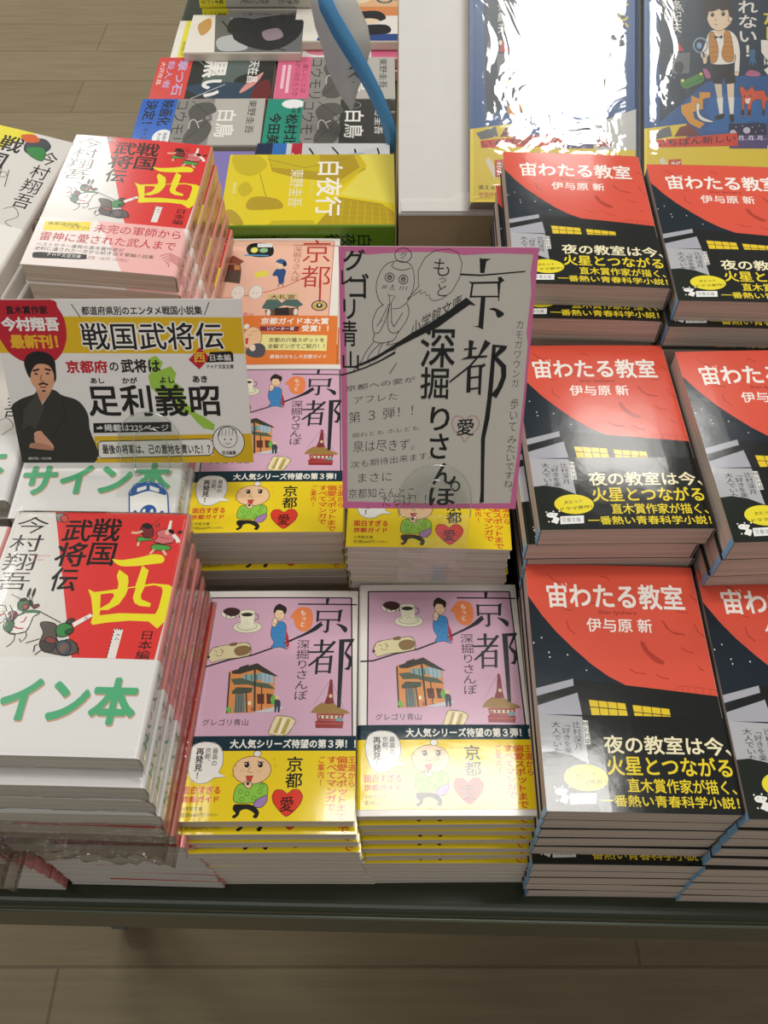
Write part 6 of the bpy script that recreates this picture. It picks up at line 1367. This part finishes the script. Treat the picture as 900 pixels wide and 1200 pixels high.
L1 = stack(['signed']*4 + ['signed_puffy']*2 + ['plain']*7, (-171.6, 239.3, 210.9, -0.4, -1.0, -1.8), 0, [0, 0.3, 0.8, 1.4, 2.4, 4.5, 6.5, 8.5, 10, 11, 12, 12, 12.5], [0, -9.5, -10, -13, -14, -13, -15, -10.5, -10, -9.8, -9.6, -9.4, -9.3],
           ['signed red samurai paperback in clear film, front pile']*4 + ['samurai paperback in baggy crumpled film, front pile']*2 + ['samurai paperback with pale page edges, front pile']*7, 'beside the lilac guidebooks', 'samurai books, front pile', 5, gap=1.3)
L1[0]['label'] = 'top red samurai paperback with white band in green letters, wrapped in clear film'
E1 = stack(['white'] + ['plain']*5 + ['signed_puffy']*2 + ['plain']*5, (-281, 236, 203, 0, -0.5, -1.8), 0, [0, 2, 4, 6, 8, 9, 10, 11, 12, 13, 13.5, 14, 14], [0, -8, -10, -12, -13, -14, -15, -14, -11, -9, -8, -7, -7], 'samurai paperback in the pile cut off', 'by the photo edge, front row', 'samurai books, front row at the edge', 6)
E1[0]['label'] = 'white-covered paperback with pink edge line, cut off by the photo edge beside the signed book'

# ------------------------------------------------------------------ middle row
A2 = stack(['lilac']*7, (-80.3, 407.5, 170, 2.0, 0.2, 0.8), 96, [0, .4, -.5, 1, 1.5, 2, 2], [0, 0.7, 1.4, 1.9, -2.2, -1.4, -0.8], 'lilac guidebook in the pile behind the author card', 'and signed books, middle row', 'lilac guidebooks, middle row beside the author card', 7)
A2[0]['label'] = 'lilac guidebook partly covered by the printed author card, with its yellow band showing'
B2 = stack(['lilac']*8, (29.8, 388, 180.3, 2.0, 0.4, -1.2), 96, [0, .5, 0, 1, 1, 1.5, 2, 2], [0, 0.7, 1.4, 2.0, 2.4, 2.8, 3, 3], 'lilac guidebook in the pile under the hand-lettered card', 'in the middle row', 'lilac guidebooks under the hand-lettered card', 8)
B2[0]['label'] = 'lilac guidebook hidden behind the hand-lettered pink-edged card, only its yellow band showing'
C2 = stack(['red']*4, (142.4, 376.8, 216.7, 2.3, 1.2, 1.5), 148, [0, -4.5, -3, -3], [0, 0.6, 1.0, 1.0], 'red-moon paperback in the middle-row pile', 'next to the hand-lettered card', 'red-moon books, middle row beside the card', 9)
D2 = stack(['red']*4, (249.5, 362, 225.6, 2.2, 0.8, 1.8), 148, [0, -2, -3, -4], [0, 1, 1.5, 1], 'red-moon paperback in the middle-row pile', 'at the photo edge', 'red-moon books, middle row at the edge', 10)
C2[0]['label'] = 'top red-moon paperback with smeared lamp glare, right beside the hand-lettered card'
D2[0]['label'] = 'top red-moon paperback of the middle-row pile, cut off by the photo edge'
L2 = stack(['signed_train', 'signed', 'signed', 'plain', 'plain'], (-184, 401, 194, 1.0, 0, 0.8), 108, 3, -4, 'signed samurai paperback in film under the author card', 'in the middle row', 'samurai books under the author card', 11, gap=1.3)
# the little train is printed on this copy's band only
w_ = Wrap(105, 152, KINDS['signed_train']['T'], 'R'); bm = bmesh.new(); mats_ = []
print_layer(bm, TRAIN_PRINT, lambda u, v, o: w_.place(u, v, o+0.52), w_.cuts(), [], (0, 105, 98, 151.8), mats_, 0.3, 0.015)
obj('train_print', bm, mats_, L2[0]); L2[0].children[-1]['label'] = 'blue and white cartoon train printed on the band'
L2[0]['label'] = 'film-wrapped book behind, its white band lettered in green with a blue cartoon train'
E2 = stack(['signed_east', 'signed', 'plain', 'plain', 'plain'], (-293, 410, 197, 1.0, -1, 2), 108, 3, -4, 'samurai paperback in the middle-row pile cut off', 'by the photo edge', 'samurai books, middle row at the edge', 12, gap=1.3)
E2[0]['label'] = 'yellow samurai paperback with white signed-copy band peeking out past the author card'

# ------------------------------------------------------------------ back row
L3 = stack(['warlord']*6, (-189, 559.3, 262.1, 2.3, 3.6, -2.8), 172, [0, 0.6, 1.4, 2, 3, 4], [0, -1.5, 0, -1, 1, 0], 'red samurai paperback in the back pile', 'below the one with the yellow brush letter', 'red samurai books, back pile', 13)
L3[0]['label'] = 'top red samurai paperback with pink and white band and yellow brush letter, back row'
L4 = stack(['east']*5, (-299.5, 559, 271, 4, 9, -9), 176, [0, -2, -3, -4, -4], [0, 1, -1, 0, 0], 'yellow and white samurai paperback in the back pile', 'at the photo edge', 'yellow samurai books, back pile at the edge', 14)
L4[0]['label'] = 'yellow and white samurai paperback bulging beside the red one, cut off by the photo edge'
A3 = stack(['salmon']*4, (-90, 569, 166, 2.0, 0, 0.4), 119, 2, [0, -1, -2, -1], 'salmon guidebook with orange band in the pile', 'before the thick yellow paperback', 'salmon guidebooks', 15)
A3[0]['label'] = 'salmon pink Kyoto guidebook with orange band, lying before the thick yellow paperback'
Y = stack(['night']*2, (-66.4, 700, 182, 2.0, 0, 0.4), 119, 0, [0, -0.5], 'thick yellow paperback with green spine', 'behind the salmon guidebook', 'thick yellow paperbacks', 16, turn=-90, yawj=0.1, jit=0.1)
Y[0]['label'] = 'thick yellow paperback with white title and green spine, lying crosswise on its pile'
C3 = stack(['red']*3, (142, 547, 258.4, 1.8, 1.2, -1.5), 201, [0, -4.5, -3, -3], [0, -12.5, -6, -6], 'red-moon paperback in the back pile', 'before the glare-covered picture book', 'red-moon books, back pile before the picture book', 17)
D3 = stack(['red']*3, (249.5, 532, 257, 2.2, 0.4, -1.9), 201, [0, -3, -3, -3], [0, -5, -8, -8], 'red-moon paperback in the back pile', 'before the boy-in-vest picture book', 'red-moon books, back pile before the boy picture book', 18)
C3[0]['label'] = 'top red-moon paperback lying before the picture book that is whited out by glare'
D3[0]['label'] = 'top red-moon paperback lying before the picture book with the boy in a vest'

# ------------------------------------------------------------------ slanted white stand and the two wrapped picture books
def white_stand():
    t = empty('book_stand', 'white slanted display stand with beige front, under the two wrapped picture books', 'stand')
    x0, x1 = 12.5, 330; yf, zf = 646, 193; L = 232; a = rad(37); th = 8
    t.location = (x0*MM, yf*MM, 0.3*MM)
    W = (x1-x0)*MM
    ya, za = L*math.cos(a)*MM, L*math.sin(a)*MM
    bm = bmesh.new(); h = zf*MM
    # side profile (y, z): front face, sloped deck, back
    def prof(pts, m, name):
        bm = bmesh.new()
        lo = [bm.verts.new((0, y, z)) for y, z in pts]; hi = [bm.verts.new((W, y, z)) for y, z in pts]; n = len(pts)
        bm.faces.new(lo); bm.faces.new(hi[::-1])
        for i in range(n): bm.faces.new((lo[i], hi[i], hi[(i+1) % n], lo[(i+1) % n]))
        bmesh.ops.recalc_face_normals(bm, faces=bm.faces[:])
        return obj(name, bm, m, t)
    d = th*MM
    prof([(0, 0), (0, h-d*0.3), (ya, h+za-d*1.1), (ya, 0)], mat('#b9a582', .7, .3, 'board'), 'body')
    s, c = math.sin(a), math.cos(a)
    prof([(-.0008, h-d*0.25), (-.0008, h), (0, h+.0012), (ya, h+za+.0012), (ya, h+za-d*0.95), (0.0005, h-d*0.22)], mat('#e4e2dd', .5, .4, 'board'), 'deck_panel')
    # tuck flap with a thumb notch, lying on the deck's lower end
    pts = [(2, 0), (2, 9), (40, 9)] + [(40+6+12*k/6, 9+7*math.sin(math.pi*(0.5*k/6))) for k in range(7)] + [(58+12*k/6+4, 9+7*math.cos(math.pi*(0.5*k/6))) for k in range(7)] + [(96, 9), (96, 0)]
    bm = bmesh.new(); add_prism(bm, [(x*MM, y*MM) for x, y in pts], 0, 0.0011)
    o = obj('tuck_flap', bm, mat('#e9e7e2', .5, .4, 'board'), t); o.location = (0, 0.0006*0, h+.0016); o.rotation_euler = (a, 0, 0)
    return t
white_stand()
def lean(k, x, yb, zb, yaw, roll, label, width=138, up=200):
    o = new_book(k); o['label'] = label; o['category'] = 'book'
    a = rad(37); T = KINDS[k]['T']
    M = Matrix.Rotation(rad(37), 3, 'X') @ Matrix.Rotation(rad(roll), 3, 'Y') @ Matrix.Rotation(rad(yaw), 3, 'Z')
    c = Vector((x, yb + math.cos(a)*up/2, zb + math.sin(a)*up/2)) * MM
    o.location = c; o.rotation_euler = M.to_euler()
    o['group'] = 'film-wrapped picture books on the white stand'
    return o
lean('picture', 140.2, 646+1.0, 193+3.2, 0.0, -0.3, 'film-wrapped picture book whited out by lamp glare on the white stand')
lean('picture', 283.5, 646+1.0, 193+3.2, 0.0, 0.2, 'film-wrapped picture book showing a boy in a checked vest and a red fox')

# ------------------------------------------------------------------ crosswise paperbacks on the table behind
def cross(k, x, y, z, yaw, label, n=2, base=44, tilt=0.5):
    s = stack([k]*n, (x, y, z, tilt, 0, yaw), base, 0, [0, -2.5], 'of the crosswise books:', label, None, int(abs(x)+y), turn=-90, yawj=0.3)
    s[0]['label'] = label
    for i, b in enumerate(s[1:]): b['label'] = '%s, %s copy beneath' % (label, ('second', 'third', 'fourth', 'fifth')[i])
    if n > 1:
        for b in s: b['group'] = label[:60]
cross('swan_one', -222, 1006, 76, 0.8, 'gray paperback lying crosswise with a bright blue band')
cross('swan_two', -67.5, 1005, 76, 0, 'dark gray paperback lying crosswise with a teal green band')
cross('swan_pink', -62, 1113, 76, 0, 'gray paperback lying crosswise with a pink band')
cross('black_art', -217, 1112, 76, 0.6, 'black illustrated paperback lying crosswise with a red band')
cross('ink_art', -206, 1219, 75, 0.5, 'inky gray paperback with a yellow band, behind the red-banded one')
cross('pale_art', -184, 1206, 88.4, 0.3, 'dark art paperback with a cream end lying on the yellow-banded one', 1, 75.6)
cross('pink_dots', -43, 1219.5, 75, 0, 'white paperback with pink disc, behind the pink-banded gray one')
cross('ink_comic', -44, 1237, 88.5, 0, 'white comic with black ink blots behind the blue signboard', 1, 75.6)
cross('orange_comic', -38, 1334, 90, 0, 'orange comic lying farthest back behind the blue signboard', 3)
cross('kana', -69.5, 889, 85, 0, 'pale paperback with red and blue stripes behind the thick yellow one', 3)
cross('purple', -225, 884, 78, 0, 'purple paperback showing between the samurai pile and yellow paperback', 2)
S = stack(['spine_yellow']*5, (-176, 1327, 160, 0, 0, 0), 44, [0, 2, -1, 1, 0], [0, 1, -1, 0, 1], 'gray paperback with yellow band on its spine,', 'in the farthest pile', 'gray and yellow spines, farthest pile', 20, turn=-90, yawj=0.2)

# ------------------------------------------------------------------ cards on clear stands
def card(name, label, W, H, loc, tilt, roll, yaw, base, art, th=0.9, edge='#e9e6e0'):
    o = empty(name, label, 'sign'); o.location = Vector(loc)*MM
    e = Matrix.Rotation(rad(yaw), 3, 'Z') @ Matrix.Rotation(rad(tilt), 3, 'X') @ Matrix.Rotation(rad(roll), 3, 'Z'); o.rotation_euler = e.to_euler()
    bm = bmesh.new(); mats = [mat(base, .6, .3, 'board')]
    add_box(bm, -W/2*MM, W/2*MM, -H/2*MM, H/2*MM, -th*MM, 0)
    print_layer(bm, art, lambda u, v, o_: (u-W/2, H/2-v, o_), [], [], (0, W, 0, H), mats, .6, .02)
    obj('card', bm, mats, o)
    return o
card('price_card', 'hand-lettered grey card with pink border standing over the lilac guidebooks', 100, 148, (26.8, 335.7, 295.9), 65.5, -0.6, 0.4, '#d2cdc4', HAND_CARD)
card('promotion_card', 'wide printed yellow and white card with a kimono man portrait, on a clear stand', 150, 105, (-159.4, 388.1, 246.5), 63, 0.6, -0.6, '#eceae6', AUTHOR_CARD)

CLEAR = clear_mat('clear_acrylic', (0.97, 0.98, 0.97), 0.06, 0, 1, 0.02)
RIM = clear_mat('acrylic_edge', (0.86, 0.87, 0.86), 0.2, 0, 1, 0.42)
def arch_pts(w, h, n=14):
    return [(-w/2, 0)] + [(w/2*math.cos(math.pi-math.pi*i/n), h-w/2+w/2*math.sin(math.pi*i/n)) for i in range(n+1)] + [(w/2, 0)]
def card_stand(label, loc, tilt, yaw, w, h, base_len, drop=None):
    """clear bent strip: arched clip in front of the card, foot below"""
    t = empty('card_stand', label, 'stand'); t.location = Vector(loc)*MM; t.rotation_euler = (0, 0, rad(yaw))
    R_ = Matrix.Rotation(rad(tilt), 3, 'X')
    bm = bmesh.new(); add_prism(bm, [(x*MM, y*MM) for x, y in arch_pts(w, h)], 0, 0.0012)
    bm.transform(R_.to_4x4()); obj('front_clip', bm, CLEAR, t)
    for nm, k, hh in (('clip_rim', 1.0, h), ('clip_slot', 0.56, h*0.72)):
        bm = bmesh.new(); add_tube(bm, [R_ @ Vector((x*k*MM if k < 1 else x*MM, (y*hh/h)*MM, 0.0018)) for x, y in arch_pts(w, h)], 0.00035, 6)
        obj(nm, bm, RIM, t, True)
    for sx in (-1, 1):
        bm = bmesh.new(); add_tube(bm, [R_ @ Vector((sx*w*0.28*MM, 0.0005, 0.002)), R_ @ Vector((sx*w*0.28*MM, -0.003, 0.003)), R_ @ Vector((sx*w*0.2*MM, -0.004, 0.002))], 0.0006, 6)
        obj('peg', bm, RIM, t, True)
    bm = bmesh.new()
    if drop:
        add_box(bm, -w/2*MM, w/2*MM, -.0009, 0, -drop*MM, 0); add_box(bm, -w/2*MM, w/2*MM, -.0009, base_len*MM, (-drop-0.45)*MM, -drop*MM)
    else:
        add_box(bm, -w/2*MM, w/2*MM, -base_len*MM, 0.006, -.0012, -.0002, 0.0004)
    obj('foot', bm, CLEAR, t)
    return t
card_stand('clear plastic card holder lying on the signed book with the train', (-149, 362.0, 198.0), 63, -0.6, 40, 38, 24)
card_stand('clear plastic strip holder clipped to the hand-lettered card over the pile', (29.3, 301.6, 226.5), 65.5, 0.3, 41, 33, 8, drop=70)

# ------------------------------------------------------------------ bent speech-balloon signboard on its blue strip
def balloon():
    t = empty('shelf_talker', 'bent white balloon-shaped sign on a curved blue plastic strip', 'sign')
    t.location = (-0.02, 0.935, 0.078)
    # strip: from its foot among the gray books up and back past the frame
    def ribbon(path, wid, th, m, name):
        bm = bmesh.new(); rows = []
        for (p, side) in path:
            p = Vector(p); sd = Vector(side).normalized(); rows.append((p, sd))
        g = []
        for i, (p, sd) in enumerate(rows):
            d = (rows[min(i+1, len(rows)-1)][0]-rows[max(i-1, 0)][0]).normalized(); nrm = d.cross(sd).normalized()
            w_ = wid[i] if isinstance(wid, list) else wid
            g.append([bm.verts.new(p + sd*s*w_/2 + nrm*q*th/2) for s, q in ((-1, -1), (1, -1), (1, 1), (-1, 1))])
        for a_, b_ in zip(g, g[1:]):
            for k in range(4): bm.faces.new((a_[k], a_[(k+1) % 4], b_[(k+1) % 4], b_[k]))
        bm.faces.new(g[0][::-1]); bm.faces.new(g[-1])
        bmesh.ops.recalc_face_normals(bm, faces=bm.faces[:])
        return obj(name, bm, m, t, True)
    BLUE = mat('#5aa0d8', .2, .5, 'board')
    P_ = BALLOON
    ribbon([(p, s) for p, s in P_['strip']], P_['strip_w'], 0.0012, BLUE, 'blue_strip')
    sh = ribbon([(p, s) for p, s in P_['card']], P_['card_w'], 0.0010, mat('#e6e4df', .5, .4, 'board'), 'balloon_card')
    bm = bmesh.new()
    for st in P_['ink']: add_tube(bm, st, 0.0007, 5)
    obj('lettering', bm, mat('#1b1b1b', .6), sh)
BALLOON = dict(
    strip=[((-0.0446, 0.02, 0.1718), (1, 0, 0)), ((-0.0372, 0.018, 0.1467), (1, 0, 0)), ((-0.0231, 0.015, 0.1218), (1, 0, 0)), ((-0.0066, 0.012, 0.0949), (1, 0, 0)), ((0.0097, 0.009, 0.0658), (1, 0, 0)), ((0.0229, 0.006, 0.0363), (1, 0, 0)), ((0.0338, 0.003, -0.0011), (1, 0, 0))],
    strip_w=[0.0121, 0.0176, 0.0206, 0.0192, 0.0169, 0.0153, 0.0148],
    card=[((-0.0363, 0.04, 0.1639), (1, 0, 0)), ((-0.0319, 0.039, 0.1437), (1, 0, 0)), ((-0.0255, 0.038, 0.1228), (1, 0, 0)), ((-0.0205, 0.036, 0.1016), (1, 0, 0)), ((-0.0215, 0.034, 0.0797), (1, 0, 0)), ((-0.021, 0.031, 0.0574), (1, 0, 0)), ((-0.017, 0.027, 0.0349), (1, 0, 0))],
    card_w=[0.0404, 0.0501, 0.0564, 0.0537, 0.0425, 0.0241, 0.0019],
    ink=[[(-0.024+0.002*k, 0.0315+0.0006*k, 0.052+0.009*k), (-0.016+0.002*k, 0.0315+0.0006*k, 0.057+0.009*k), (-0.013+0.002*k, 0.0315+0.0006*k, 0.052+0.009*k)] for k in range(4)])
balloon()
